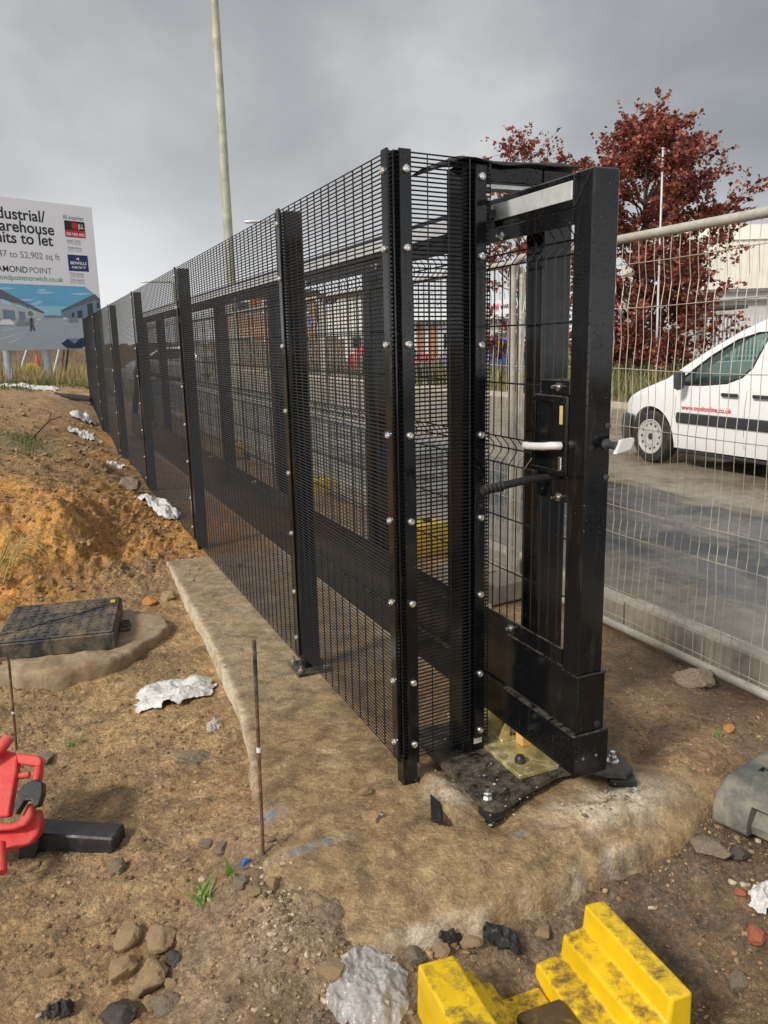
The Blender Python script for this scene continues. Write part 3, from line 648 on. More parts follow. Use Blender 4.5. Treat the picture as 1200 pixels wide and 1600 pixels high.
# ------------------------------------------------------------------ gate guide frame (portal) on its base plate
portal = thing('gate_guide_frame', 'black steel portal the sliding gate runs through, on a bolted base plate', 'gate frame')
MB().box(.246, .334, .006, .106, .043, 1.985, .004).build('post', 'black_paint', portal)
MB().box(.545, .657, .006, .106, .043, 1.985, .004).build('post', 'black_paint', portal)
MB().box(.336, .543, .012, .10, 1.938, 1.990, .003).build('crossbeam', 'black_paint', portal)
gb = MB().box(.336, .543, .03, .085, 1.924, 1.9365).build('guide_bracket', 'galvanised', portal)
rl = MB().box(.385, .416, .085, .150, 1.842, 1.872, .003); rl.lathe([(.014, 0), (.014, .018), (.009, .026)], (.40, .115, 1.872), n=14); rl.lathe([(.014, -.022), (.014, 0)], (.40, .115, 1.842), n=14); rl.box(.3345, .385, .086, .104, 1.85, 1.862)
rl.build('guide_roller', 'black_plastic', portal)
# base plate with a bitten front edge
bp_poly = [(.150, .24), (.148, .0), (.150, -.245), (.152, -.300), (.172, -.330), (.205, -.328), (.25, -.315), (.31, -.287), (.39, -.268), (.47, -.245), (.56, -.255), (.615, -.315), (.665, -.350), (.715, -.325), (.740, -.2), (.742, .24)]
pl = MB().prism(bp_poly, 2, .024, .042).build('base_plate', 'black_plate_dirty', portal)
for (bt, bs) in ((.182, -.268), (.682, -.262)):
    a = MB().lathe([(.021, 0), (.021, .003)], (bt, bs, .042), n=16); a.lathe([(.0145, .003), (.0145, .018), (.012, .02)], (bt, bs, .042), n=6); a.lathe([(.0085, .02), (.0085, .036)], (bt, bs, .042), n=10)
    a.build('anchor_nut', 'bolt_steel', pl)
# rubber sheet lying over the crossbeam
mb = MB(); nu, nvv = 30, 8
for iu in range(nu+1):
    u = iu/nu; t = .135 + .545*u
    for iv in range(nvv+1):
        v_ = iv/nvv; s = -.014 + .145*v_
        z = 1.998 + .004*math.sin(u*9+v_*4)
        if t < .235: z -= (.235-t)*.34
        if v_ < .1: z -= .009 + .004*math.sin(u*17)
        mb.v.append((t, s + .004*math.sin(u*21), z))
for iu in range(nu):
    for iv in range(nvv):
        q = iu*(nvv+1)+iv; mb.f.append((q, q+1, q+nvv+2, q+nvv+1))
o = mb.build('rubber_sheet', 'black_rubber', None, True); o.location = ORG; o.rotation_euler = (0, 0, AZ)
sm = o.modifiers.new('s', 'SOLIDIFY'); sm.thickness = .004; sm.offset = 1
tag(o, 'thin black rubber sheet draped over the crossbeam of the gate frame', 'rubber sheet')
# roller carriage below the gate
car = thing('roller_carriage', 'yellow zinc-plated roller carriage plate bolted down under the gate beam', 'gate roller')
cp = MB().box(.330, .486, -.226, .28, .0425, .059, .002).build('mounting_plate', 'zinc_yellow', car)
br_ = MB().prism([(-.006, .0595), (.11, .0595), (.11, .118), (.05, .118)], 0, .425, .437); br_.box(.395, .455, -.012, .06, .0592, .068, .002); br_.prism([(.395, .068), (.437, .068), (.437, .118), (.420, .118)], 1, .0, .010)
br_.build('roller_bracket', 'zinc_yellow', car)
MB().box(.440, .495, -.075, -.030, .0595, .116, .003).build('wedge', 'timber_wedge', car)
for (bt, bs) in ((.378, -.155), (.345, .03)):
    MB().lathe([(.018, 0), (.018, .015), (.012, .025), (.002, .029)], (bt, bs, .059), n=14).build('cap_nut', 'black_plastic', car, True)
# packing shims
def shim(name, label, t, s, z0, w_, l_, h_, rz, n=5, group=None):
    o = thing(name, label, 'packing shim', group, W(t, s, z0), AZ+rz); mb = MB(); random.seed(int(t*1000))
    for k in range(n):
        j = random.uniform(-.003, .003); mb.box(-w_/2+j, w_/2+j, -l_/2+j, l_/2, h_*k/n, h_*(k+.9)/n, .0008)
    mb.build('shim_stack', 'black_plastic', o); return o
shim('packing_shim', 'stack of black plastic shims under the near corner bolt of the gate frame plate', .183, -.292, -.022, .058, .06, .0455, .15)
shim('packing_shim', 'tapered black packing block under the far right bolt of the gate frame plate', .675, -.318, -.022, .085, .075, .0455, -.5, 4)
shim('packing_shim', 'black plastic shims pressed into the concrete right beside the corner fence post', .075, -.055, -.012, .030, .10, .018, .35, 3)
shim('packing_shim', 'loose strip of black packing plastic lying in a hole before the corner post', .040, -.19, -.008, .032, .15, .016, -.45, 3)

# ------------------------------------------------------------------ sliding gate
gate = thing('sliding_gate', 'black cantilever sliding gate with lock and silver guide strip, parked behind the fence', 'sliding gate', None, tuple(W(-.0346, -.0764, .0502)), AZ); UNIT[0] = .9657
GT0, GT1 = .474, .566
MB().box(GT0, GT1, -.330, -.243, .22, 1.927, .005).build('end_post', 'black_paint', gate)
TOPEND = 9.6; TAIL = 11.6
MB().box(GT0, GT1, -.241, TOPEND, 1.830, 1.925, .004).build('top_rail', 'black_paint', gate)
MB().box(.4695, .4735, -.238, TOPEND-.02, 1.853, 1.905, .001).build('guide_strip', 'galvanised', gate)
MB().box(GT0, GT1+.004, -.241, TAIL, .222, .424, .005).build('bottom_rail', 'black_paint', gate)
MB().box(GT0-.003, GT1+.012, -.334, -.2415, .222, .417, .004).build('post_sleeve', 'black_paint', gate)
MB().box(.462, .594, -.325, TAIL+.1, .074, .216, .006).build('track_beam', 'black_paint', gate)
cpn = MB().box(.458, .598, -.337, -.3255, .068, .219, .004).build('end_cap', 'black_paint', gate)
for tt in (.495, .548): MB().lathe([(.005, 0), (.005, .003)], (tt, -.337, .135), (0, -1, 0), 8).build('rivet', 'bolt_steel', cpn)
MB().lathe([(.011, 0), (.011, .006), (.005, .008)], (.548, -.334, .245), (0, -1, 0), 12).build('bolt', 'black_rubber', gate, True)
MB().box(.476, .484, -.238, TOPEND-.1, .4245, .478, .0015).build('sill_angle', 'black_paint', gate)
MB().box(.476, .484, -.238, TOPEND-.1, 1.785, 1.829, .0015).build('head_angle', 'black_paint', gate)
ups = [1.29, 2.95, 4.62, 6.28, 7.95, TOPEND-.09]
for s in ups: MB().box(GT0+.001, GT1-.001, s, s+.09, .425, 1.829, .004).build('upright', 'black_paint', gate)
br2 = MB(); a0, a1 = Vector((.52, TOPEND, 1.78)), Vector((.52, TAIL-.15, .44)); dd = (a1-a0).normalized(); nn = Vector((0, -dd.z, dd.y))*.045
br2.add([(tt, (p+q).y, (p+q).z) for tt in (.478, .562) for p, q in ((a0, nn), (a1, nn), (a1, -nn), (a0, -nn))], [(0, 1, 2, 3), (7, 6, 5, 4), (0, 4, 5, 1), (1, 5, 6, 2), (2, 6, 7, 3), (3, 7, 4, 0)])
br2.build('diagonal_brace', 'black_paint', gate)
MB().tube([(.4738, -.322, 1.921), (.4738, -.247, 1.834)], .0028, 6).build('weld_seam', 'black_rubber', gate)
MB().tube([(.4705, -.335, .4185), (.520, -.336, .4205), (.576, -.335, .4185)], .004, 8).build('weld_seam', 'black_rubber', gate)
# V-folded welded mesh infill, one panel per bay
def vfold(z, folds, depth=.036, half=.05):
    for f in folds:
        if abs(z-f) < half: return depth*(1-abs(z-f)/half)
    return 0.0
FOLDS = [1.755, 1.08]
def vmesh(s0, s1, first=False):
    mb = MB(); zs = [.430]
    for f in FOLDS: zs += [f-.05, f-.012, f+.012, f+.05]
    zs = sorted(zs + [1.822]); off = lambda z: .505 + min(.034, vfold(z, FOLDS)*1.15)
    s = s0+.028
    while s < s1-.01:
        pts = [(off(z), s, z) for z in zs]; r = .0026; n = len(pts); vs = []
        for (x, y, z) in pts: vs += [(x+r, y, z), (x, y+r, z), (x-r, y, z), (x, y-r, z)]
        mb.add(vs, [(4*i+j, 4*i+(j+1) % 4, 4*i+4+(j+1) % 4, 4*i+4+j) for i in range(n-1) for j in range(4)]); s += .05
    for z in [1.815, 1.755, 1.708, 1.51, 1.315, 1.125, 1.08, 1.03, .834, .64, .455]:
        x = off(z) + .004; r = .0028
        mb.add([(x+a, s_, z+b) for s_ in (s0+.004, s1-.004) for a, b in ((r, 0), (0, r), (-r, 0), (0, -r))], [(j, (j+1) % 4, 4+(j+1) % 4, 4+j) for j in range(4)])
    return mb
prev = -.243
for s in ups:
    if s - prev > .2: vmesh(prev, s).build('wire_infill', 'black_wire', gate, recalc=False)
    prev = s+.09
for (s, z) in ((.062, .452), (.9, .452), (2.3, .452), (3.6, .452), (5.2, .452), (6.9, .452), (8.4, .452), (.14, 1.80), (1.2, 1.80), (2.2, 1.8), (3.9, 1.8), (5.6, 1.8), (7.2, 1.8)):
    a = MB().lathe([(.013, 0), (.013, .004)], (.476, s, z), (-1, 0, 0), 12); a.lathe([(.0055, .004), (.0055, .024)], (.476, s, z), (-1, 0, 0), 8); a.build('bolt', 'bolt_steel', gate)
# lock case between two bolted plates
lk = MB(); lk.box(.468, .562, -.2425, -.062, 1.045, 1.292, .006)
lk.box(.462, .467, -.236, -.07, 1.27, 1.29, .001); lk.box(.462, .467, -.236, -.07, 1.046, 1.062, .001); lk.box(.462, .467, -.085, -.07, 1.0625, 1.2695, .001)
lock = lk.build('lock_case', 'black_paint', gate)
MB().box(.476, .560, -.2425, -.092, 1.294, 1.338, .002).build('fixing_bracket', 'black_paint', lock)
MB().box(.476, .560, -.2425, -.080, .962, 1.0435, .002).build('fixing_bracket', 'black_paint', lock)
for (s, z) in ((-.188, 1.318), (-.200, .975)):
    a = MB().lathe([(.0135, 0), (.0135, .004)], (.476, s, z), (-1, 0, 0), 14); a.lathe([(.006, .004), (.0055, .026)], (.476, s, z), (-1, 0, 0), 8); a.build('bolt', 'bolt_steel', lock)
MB().tube([(.462, -.222, 1.140), (.448, -.222, 1.141), (.436, -.21, 1.141), (.432, -.18, 1.136), (.431, -.13, 1.131), (.433, -.095, 1.128), (.437, -.070, 1.127)], .0125, 12).build('lever_handle', 'handle_grey', lock, True)
MB().box(.4625, .4675, -.226, -.210, 1.062, 1.105, .003).build('keyhole_cover', 'bolt_steel', lock)
MB().box(.463, .4675, -.226, -.212, 1.205, 1.262, .001).build('label_plate', 'straw', lock)
bar = MB().tube([(.520, -.150, 1.030), (.40, -.150, 1.030), (.215, -.172, 1.016)], .0128, 12); bar.build('grip_bar', 'black_rubber', gate, True)
for kk in range(4): pass
gp = MB()
for kk in range(5):
    f = .215 + .016*kk; gp.lathe([(.0140, -.004), (.0162, 0), (.0140, .004)], (f+.01, -.171+.002*kk, 1.0165+.0009*kk), (1, .11, .07), 12)
gp.build('grip_ring', 'black_rubber', gate, True)
# thumb lever on the end face
kn = MB().lathe([(.017, 0), (.017, .008), (.011, .012), (.009, .03), (.012, .034), (.012, .05)], (.548, -.330, 1.150), (0, -1, 0), 14); kn.build('spindle', 'bumper_black', gate, True)
lv = MB().prism([(.536, 1.128), (.590, 1.141), (.602, 1.163), (.600, 1.172), (.556, 1.168)], 1, -.392, -.378); lv.build('thumb_lever', 'handle_grey', gate)
for z in (1.205, 1.05): MB().lathe([(.010, 0), (.010, .004), (.004, .006)], (.552, -.330, z), (0, -1, 0), 12).build('screw', 'bumper_black', gate, True)

UNIT[0] = 1.0
# ------------------------------------------------------------------ temporary mesh panels by the kerb
def site_panel(label, t, s0, s1, zb=.015, zt=1.92, tilt=0.0):
    o = thing('temporary_fence_panel', label, 'fence panel', 'temporary fence panels along the kerb')
    tt = lambda z: t + tilt*z
    r = .021; R_ = .10
    fr = []
    for k in range(9):
        a = math.pi/2*k/8; fr.append((tt(zt-R_+R_*math.sin(a)), s1-R_+R_*math.cos(a), zt-R_+R_*math.sin(a)))
    pts = [(tt(zb), s1, zb-.05)] + fr
    for k in range(9):
        a = math.pi/2*(1-k/8); pts.append((tt(zt-R_+R_*math.sin(a)), s0+R_-R_*math.cos(a), zt-R_+R_*math.sin(a)))
    pts.append((tt(zb), s0, zb-.05))
    f = MB().tube(pts, r, 12); f.tube([(tt(zb), s0, zb+.012), (tt(zb), s1, zb+.012)], r*.95, 12); f.build('frame', 'galv_tube', o, True)
    mb = MB(); rnd = random.Random(int(s0*100)); hz_ = [.06, .20, .50, .64, 1.035, 1.31, 1.60, 1.80]; n = int((s1-s0)/.052)
    bends = [(1.80, .0), (1.70, .018), (1.60, 0), (1.45, .012), (1.31, 0), (1.17, .010), (1.035, .0), (.84, .012), (.64, 0), (.57, .012), (.50, 0), (.35, .012), (.20, 0)]
    for k in range(1, n):
        s = s0 + (s1-s0)*k/n; w1 = rnd.uniform(-.006, .006); w2 = rnd.uniform(-.006, .006)
        pts = [(tt(zt), s, zt-.01)] + [(tt(z)+dt*1.3, s+dt*.6+w1*math.sin(z*2.3)+w2*math.sin(z*5+k), z) for z, dt in bends] + [(tt(zb), s, zb+.02)]
        rr = .0021; vs = []
        for (x, y, z) in pts: vs += [(x+rr, y, z), (x, y+rr, z), (x-rr, y, z), (x, y-rr, z)]
        mb.add(vs, [(4*i+j, 4*i+(j+1) % 4, 4*i+4+(j+1) % 4, 4*i+4+j) for i in range(len(pts)-1) for j in range(4)])
    for z in hz_:
        ph = rnd.uniform(0, 6); N = 14; vs = []; rr = .0021
        for k in range(N+1):
            s = s0+(s1-s0)*k/N; x = tt(z)-.004; zz = z+.006*math.sin(ph+k*.9)
            vs += [(x+rr, s, zz), (x, s, zz+rr), (x-rr, s, zz), (x, s, zz-rr)]
        mb.add(vs, [(4*i+j, 4*i+(j+1) % 4, 4*i+4+(j+1) % 4, 4*i+4+j) for i in range(N) for j in range(4)])
    mb.build('wire_mesh', 'galv_wire', o, recalc=False); return o
site_panel('galvanised temporary fence panel standing between the gate end and the white van', 1.62, -1.62, 1.85, .0, 1.915)
site_panel('galvanised temporary fence panel behind the gate lock, carrying the small white sign', 1.65, 1.83, 5.28, .0, 1.90, .012)
site_panel('temporary fence panel third along the kerb, seen through the black mesh', 1.66, 5.36, 8.80, .0, 1.90)
site_panel('temporary fence panel farthest along the kerb, seen through the black mesh', 1.68, 8.88, 12.3, .0, 1.90)
sg = thing('site_sign', 'small white plastic sign with red mark wired to the temporary fence panel', 'sign')
MB().box(1.622, 1.628, 1.84, 2.055, 1.612, 1.695, .001).build('plate', 'sign_white', sg)
text_mesh('W', .062, 'ink_pink', 'logo', sg, (1.6205, 2.045, 1.632), (0, -1, 0), (0, 0, 1), .05, .002)
text_mesh('WARD', .034, 'ink', 'lettering', sg, (1.6205, 1.985, 1.645), (0, -1, 0), (0, 0, 1), .12, .0005)
# ------------------------------------------------------------------ vehicles
def interp(x, pts):
    return float(np.interp(x, [p[0] for p in pts], [p[1] for p in pts]))
def body_shell(top, bot, half, plan, s_list):
    """lofted car body; x across (0 = centre line), y along"""
    rings = []
    zl = [0, .12, .25, .38, .5, .62, .74, .86, .95, 1.0]
    for s in s_list:
        zt, zb, pl = interp(s, top), interp(s, bot), interp(s, plan); rr = min(.07, (zt-zb)*.2); ring = []
        for f in zl:
            z = zb+(zt-rr-zb)*f; ring.append((-interp(z, half)*pl, z))
        we = -ring[-1][0]
        for a in (20, 45, 70, 90): ring.append((-(we - rr + rr*math.cos(R(a))), zt-rr+rr*math.sin(R(a))*(.93)))
        ring.append((-we*.55, zt+.004)); ring.append((0, zt+.012))
        full = ring + [(-x, z) for x, z in ring[-2::-1]]
        rings.append([(x, s, z) for x, z in full])
    mb = MB(); n = len(rings[0])
    mb.v = [p for r in rings for p in r]
    for i in range(len(rings)-1):
        for k in range(n):
            k2 = (k+1) % n; mb.f.append((i*n+k, i*n+k2, (i+1)*n+k2, (i+1)*n+k))
    mb.f += [tuple(range(n))[::-1], tuple((len(rings)-1)*n+k for k in range(n))]
    return mb
def boolean_cut(o, cutters):
    for c in cutters:
        md = o.modifiers.new('b', 'BOOLEAN'); md.operation = 'DIFFERENCE'; md.object = c; md.solver = 'EXACT'
    bpy.context.view_layer.update(); dg = bpy.context.evaluated_depsgraph_get()
    me = bpy.data.meshes.new_from_object(o.evaluated_get(dg)); o.modifiers.clear(); o.data = me
    for c in cutters: bpy.data.objects.remove(c)
def wheel(parent, x, s, z, r, out, rim_mat='rim_steel', detail=True):
    ax = Vector((out, 0, 0)); c = Vector((x, s, z)); wdt = .19
    wo = MB().lathe([(r*.62, -wdt*.5), (r*.9, -wdt*.5), (r*.985, -wdt*.38), (r, -wdt*.2), (r, wdt*.2), (r*.985, wdt*.38), (r*.92, wdt*.5), (r*.70, wdt*.52), (r*.66, wdt*.40)], c, ax, 40)
    wh = bpy.data.objects.new('wheel', None); COL.objects.link(wh); wh.parent = parent
    wo.build('tyre', 'tyre', wh, True)
    rm = MB().lathe([(r*.665, wdt*.30), (r*.665, wdt*.50), (r*.635, wdt*.52), (r*.60, wdt*.47), (r*.42, wdt*.425), (r*.38, wdt*.45), (r*.25, wdt*.455), (r*.235, wdt*.43), (r*.10, wdt*.43), (.001, wdt*.44)], c, ax, 40)
    rmo = rm.build('rim', rim_mat, wh, True)
    if detail:
        h = MB()
        for k in range(12):
            a = 2*math.pi*k/12; q = c + ax*(wdt*.385) + Vector((0, math.cos(a), math.sin(a)))*r*.475
            h.lathe([(.017, 0), (.016, .012)], q, ax, 8)
        h.build('vent_hole', 'dark_interior', rmo)
        MB().lathe([(r*.13, wdt*.425), (r*.12, wdt*.46), (.001, wdt*.47)], c, ax, 20).build('hub_cap', 'bumper_black', rmo, True)
    return wh
def car_like(o, paint, prof, L0, L1, belt, win, halfw, wheels, wr, van=False):
    pass
# white van: side face at t = 5.6, nose towards +s
van = thing('parked_van', 'white panel van with black side strip and red web address parked on the muddy road', 'van', None, W(5.6+.9, 0, 0.0), AZ)
vtop = [(1.18, 1.45), (1.25, 1.66), (1.4, 1.76), (2.4, 1.79), (3.15, 1.76), (3.55, 1.67), (3.95, 1.51), (4.35, 1.31), (4.72, 1.09), (4.86, 1.00), (5.15, .90), (5.45, .80), (5.62, .70), (5.74, .58), (5.79, .44)]
vbot = [(1.18, .34), (1.3, .24), (5.3, .21), (5.6, .21), (5.79, .26)]
vhalf = [(.2, .84), (.35, .885), (.6, .905), (.8, .90), (.93, .88), (1.5, .765), (1.8, .69)]
vplan = [(1.18, .93), (1.3, .985), (1.6, 1.0), (5.0, 1.0), (5.3, .975), (5.5, .92), (5.64, .84), (5.74, .70), (5.79, .52)]
ss = sorted(set(list(np.linspace(1.18, 5.79, 46)) + [1.2, 1.25, 5.7, 5.76, 4.86, 4.72]))
body = body_shell(vtop, vbot, vhalf, vplan, ss).build('body', 'van_white', van, False)
def hw(z): return interp(z, vhalf)
WIN = [(4.70, .925), (4.30, .935), (3.98, .965), (3.80, 1.03), (3.70, 1.12), (3.575, 1.44), (3.60, 1.475), (3.70, 1.472), (3.95, 1.405), (4.25, 1.245), (4.52, 1.06)]
cut = MB().prism(WIN, 0, -1.2, 1.2).build('cut', None)
cav = MB().prism([(1.5, .40), (4.5, .40), (4.62, .82), (4.60, 1.0), (4.15, 1.31), (3.75, 1.53), (3.2, 1.66), (1.5, 1.66)], 0, -.70, .70).build('cut', None)
arch = [MB().lathe([(.355, 0), (.355, .42)], (sx_*1.0, s_, .31), (-sx_, 0, 0), 32).build('cut', None) for sx_ in (-1, 1) for s_ in (5.05, 2.33)]
wsc = MB().prism([(-.60, 3.86), (.60, 3.86), (.66, 4.60), (-.66, 4.60)], 2, 1.0, 2.3).build('cut', None)
body.parent = None
boolean_cut(body, [cut, cav, wsc]+arch); body.parent = van
body.data.materials.clear(); body.data.materials.append(MATS['van_white'])
body.data.polygons.foreach_set('use_smooth', [True]*len(body.data.polygons))
try: body.data.set_sharp_from_angle(angle=R(28))
except Exception: pass
for sgn in (-1, 1):
    g = MB(); g.add([(sgn*(hw(z)-.012), s, z) for s, z in WIN], [tuple(range(len(WIN)))]); wn = g.build('side_window', 'van_glass', van, recalc=False)
    pts = [(sgn*(hw(z)-.004), s, z) for s, z in WIN]; MB().tube(pts+[pts[0], pts[1]], .011, 6).build('window_seal', 'black_rubber', wn, True)
    dvd = MB().tube([(sgn*(hw(.93)-.004), 4.46, .93), (sgn*(hw(1.10)-.004), 4.455, 1.105)], .016, 6)
    dvd.add([(sgn*(hw(z)-.002), s, z) for s, z in ((4.70, .925), (4.62, .925), (4.62, .985))], [(0, 1, 2)]); dvd.build('window_divider', 'black_rubber', wn)
    MB().box(*sorted((sgn*.895, sgn*.925)), 2.72, 4.63, .510, .625, .012).build('side_strip', 'bumper_black', van)
    for s in (3.90, 3.50):
        h = MB().box(*sorted((sgn*.908, sgn*.935)), s-.12, s+.10, .832, .868, .010).build('door_handle', 'bumper_black', van)
    for s in (4.66, 3.70, 2.72):      # shut lines
        MB().tube([(sgn*(hw(z)+.0005), s - (.05 if s > 4 and z < .5 else 0), z) for z in (.30, .45, .6, .75, .9)], .0022, 5).build('door_seam', 'dark_interior', van)
    m_ = MB().lathe([(.02, -.11), (.075, -.09), (.085, 0), (.078, .08), (.02, .10)], (sgn*1.02, 4.50, .99), (0, 0, 1), 14)
    for i, p in enumerate(m_.v): m_.v[i] = (sgn*1.02 + (p[0]-sgn*1.02)*.9, 4.50+(p[1]-4.5)*.55, p[2])
    mo = m_.build('wing_mirror', 'bumper_black', van, True); MB().box(*sorted((sgn*.86, sgn*1.0)), 4.49, 4.53, .93, .965, .008).build('mirror_arm', 'bumper_black', mo)
    hl = MB().lathe([(.001, -.07), (.06, -.06), (.10, 0), (.06, .06), (.001, .07)], (0, 0, 0), (1, 0, 0), 16)
    for i, p in enumerate(hl.v): hl.v[i] = (sgn*.735+sgn*p[0]*1.0 - sgn*p[1]*.55, 5.48+p[1]*2.0, .675+p[2]*.75 - p[1]*.35)
    hl.build('headlight', 'lamp_lens', van, True)
    for s_ in (5.05, 2.33): wheel(van, sgn*.80, s_, .308, .308, sgn)
# bumper wraps the nose
bp = [(5.34, .915), (5.48, .885), (5.62, .80), (5.73, .66), (5.80, .45), (5.83, .2)]
pts = [(-x, s) for s, x in bp] + [(x, s) for s, x in bp[::-1]]
pf = [(-.02, .20), (.012, .24), (.028, .34), (.026, .46), (.008, .535), (-.03, .55)]
mb = MB(); npf = len(pf)
for (x, s) in pts:
    nrm = Vector((x/.9, max(0, s-5.2)/.62, 0)).normalized()
    for (o_, z) in pf: mb.v.append((x+nrm.x*o_, s+nrm.y*o_, z))
for i in range(len(pts)-1):
    for k in range(npf-1): mb.f.append((i*npf+k, i*npf+k+1, (i+1)*npf+k+1, (i+1)*npf+k))
mb.build('bumper', 'bumper_black', van, True)
ws = MB(); ws.add([(-.70, 4.66, 1.125), (.70, 4.66, 1.125), (.60, 3.72, 1.622), (-.60, 3.72, 1.622)], [(0, 1, 2, 3)]); ws.build('windscreen', 'van_glass', van, recalc=False)
it = MB().box(-.66, .66, 4.1, 4.5, .75, .93, .05); it.build('dashboard', 'dark_interior', van)
it = MB()
for x in (-.36, .36): it.box(x-.24, x+.24, 3.45, 3.62, .5, 1.12, .06); it.box(x-.12, x+.12, 3.46, 3.56, 1.15, 1.36, .04)
it.build('seat', 'dark_interior', van)
sw = MB(); sw.tube([(.36+.18*math.cos(a), 4.02+.06*math.sin(a), .98+.17*math.sin(a)) for a in np.linspace(0, 2*math.pi, 20)], .014, 6); sw.build('steering_wheel', 'dark_interior', van, True)
MB().box(-.86, .86, 2.6, 4.6, .17, .205, .01).build('underbody', 'dark_interior', van)
text_mesh('www.mpdonline.co.uk', .074, 'ink_red', 'lettering', van, (-.9085, 4.56, .66), (0, -1, 0), (0, 0, 1), .70, .0010)

def small_car(label, paint, loc, rz, L=4.1, group=None):
    o = thing('parked_car', label, 'car', group, loc, rz)
    top = [(0, .78), (.06, .92), (.35, 1.2), (.8, 1.42), (1.6, 1.47), (2.3, 1.40), (3.0, 1.02), (3.2, .95), (3.8, .84), (4.05, .68), (4.1, .5)]
    bot = [(0, .3), (.15, .22), (3.9, .2), (4.1, .28)]; half = [(.2, .78), (.6, .85), (.9, .83), (1.3, .66), (1.5, .58)]
    plan = [(0, .86), (.2, .95), (.6, 1), (3.3, 1), (3.8, .92), (4.02, .78), (4.1, .6)]
    sl_ = np.linspace(0, 4.1, 30)
    b_ = body_shell(top, bot, half, plan, sl_); b_.build('body', paint, o, True)
    h_ = lambda z: interp(z, half)
    for sg_ in (-1, 1):
        g = MB(); q = [(.55, .93), (2.85, .93), (2.2, 1.33), (1.6, 1.38), (.9, 1.33)]
        g.add([(sg_*(h_(z)+.006), s, z) for s, z in q], [tuple(range(5))]); g.build('side_window', 'dark_glass', o, recalc=False)
        for s in (.75, 3.3): wheel(o, sg_*.76, s, .30, .30, sg_, 'rim_steel', False)
        MB().box(*sorted((sg_*.45, sg_*.72)), 3.93, 4.06, .60, .70, .02).build('headlight', 'lamp_lens', o)
        MB().box(*sorted((sg_*.52, sg_*.72)), -.015, .05, .70, .84, .01).build('tail_light', 'car_red', o)
    g = MB(); g.add([(-.62, 2.98, 1.05), (.62, 2.98, 1.05), (.52, 2.36, 1.385), (-.52, 2.36, 1.385)], [(0, 1, 2, 3)]); g.build('windscreen', 'dark_glass', o, recalc=False)
    g = MB(); g.add([(-.6, .085, .955), (-.5, .50, 1.29), (.5, .50, 1.29), (.6, .085, .955)], [(0, 1, 2, 3)]); g.build('rear_window', 'dark_glass', o, recalc=False)
    return o
p = at(548, 570, 38); small_car('bright red hatchback seen through the black mesh before the brick building', 'car_red', (p.x, 38, .02), R(-95))
p = at(775, 575, 31); small_car('blue car behind the rough verge under the red-leaved trees', 'car_blue', (p.x-2, 31, .12), R(-84))
p = at(650, 590, 28); small_car('dark grey car seen through the short mesh panel beside the corner post', 'car_dark', (p.x-.6, 28, .02), R(10))
p = at(330, 560, 36); small_car('silver car seen through the third bay of the black mesh', 'car_silver', (p.x, 36, .02), R(70))
p = at(196, 548, 62); small_car('pale car farthest away beyond the end of the black fence', 'car_silver', (p.x, 62, .02), R(80))

# ------------------------------------------------------------------ letting board
BR_ = Vector((-6.45, 19.0, 0)); bu = Vector((.634, .774, 0)).normalized(); bn = Vector((bu.y, -bu.x, 0))
board = thing('letting_board', 'large white letting board with a picture of warehouse units, on round grey posts', 'sign board', None, tuple(BR_), math.atan2(bu.y, bu.x))
# local: x along the board (0 = right edge), y = away from the reader, z up
MB().box(-4.9, 0, .0, .03, 1.465, 4.59, .004).build('panel', 'sign_white', board)
for x in (-4.3, -2.27, -1.38):
    MB().tube([(x, .12, .4), (x, .12, 4.3)], .082, 14).build('post', 'post_grey_blue', board, True)
    if x != -1.38: MB().tube([(x-.12, .55, .4), (x-.1, .22, 2.6)], .05, 10).build('prop', 'post_grey_blue', board, True)
LAY = [0]
def patch(name, pts, mat, parent, lay):
    g = MB(); y = -.003*lay; g.add([(x, y, z) for x, z in pts], [tuple(range(len(pts)))]); return g.build(name, mat, parent, recalc=False)
def btxt(s_, size, mat, x, z, width=None, bold=0, lay=1, align='LEFT'):
    return text_mesh(s_, size, mat, 'lettering', board, (x, -.003*lay, z), (1, 0, 0), (0, 0, 1), width, bold, align)
def btxt_right(s_, size, mat, xr, z, k=1.0, bold=0, lay=1):
    o = text_mesh(s_, size, mat, 'lettering', board, (0, -.003*lay, z), (1, 0, 0), (0, 0, 1), None, bold)
    xs = [v.co.x for v in o.data.vertices]; x1 = max(xs)
    for v in o.data.vertices: v.co.x = xr + (v.co.x-x1)*k
    return o
btxt_right('Industrial/', .325, 'ink', -1.14, 4.155, 1.0, .006)
btxt_right('warehouse', .325, 'ink', -.97, 3.905, 1.0, .006)
btxt_right('units to let', .325, 'ink', -1.02, 3.675, 1.0, .006)
btxt_right(',047 to 52,902 sq ft', .19, 'ink_grey', -.90, 3.385, 1.0)
btxt_right('DIAMOND', .175, 'ink', -1.665, 3.085, 1.0, .0015)
btxt_right('POINT', .175, 'ink_grey', -1.12, 3.085, 1.0)
btxt_right('diamondpointnorwich.co.uk', .15, 'ink_green', -.87, 2.925, 1.0, .001)
btxt('All enquiries:', .125, 'ink_grey', -.73, 4.275, .50, .001)
patch('logo_panel', [(-.71, 3.90), (-.22, 3.90), (-.22, 4.245), (-.71, 4.245)], 'logo_black', board, 1)
patch('logo_panel', [(-.71, 3.90), (-.22, 3.90), (-.22, 4.05), (-.71, 4.05)], 'logo_red', board, 2)
patch('logo_mark', [(-.47+.075*math.cos(a), 4.145+.075*math.sin(a)) for a in np.linspace(0, 2*math.pi, 20)[:-1]], 'logo_red', board, 3)
btxt('JLL', .13, 'ink_white', -.385, 4.10, .14, .003, 3)
btxt('020 7493 4933', .085, 'ink_white', -.68, 3.935, .43, .002, 3)
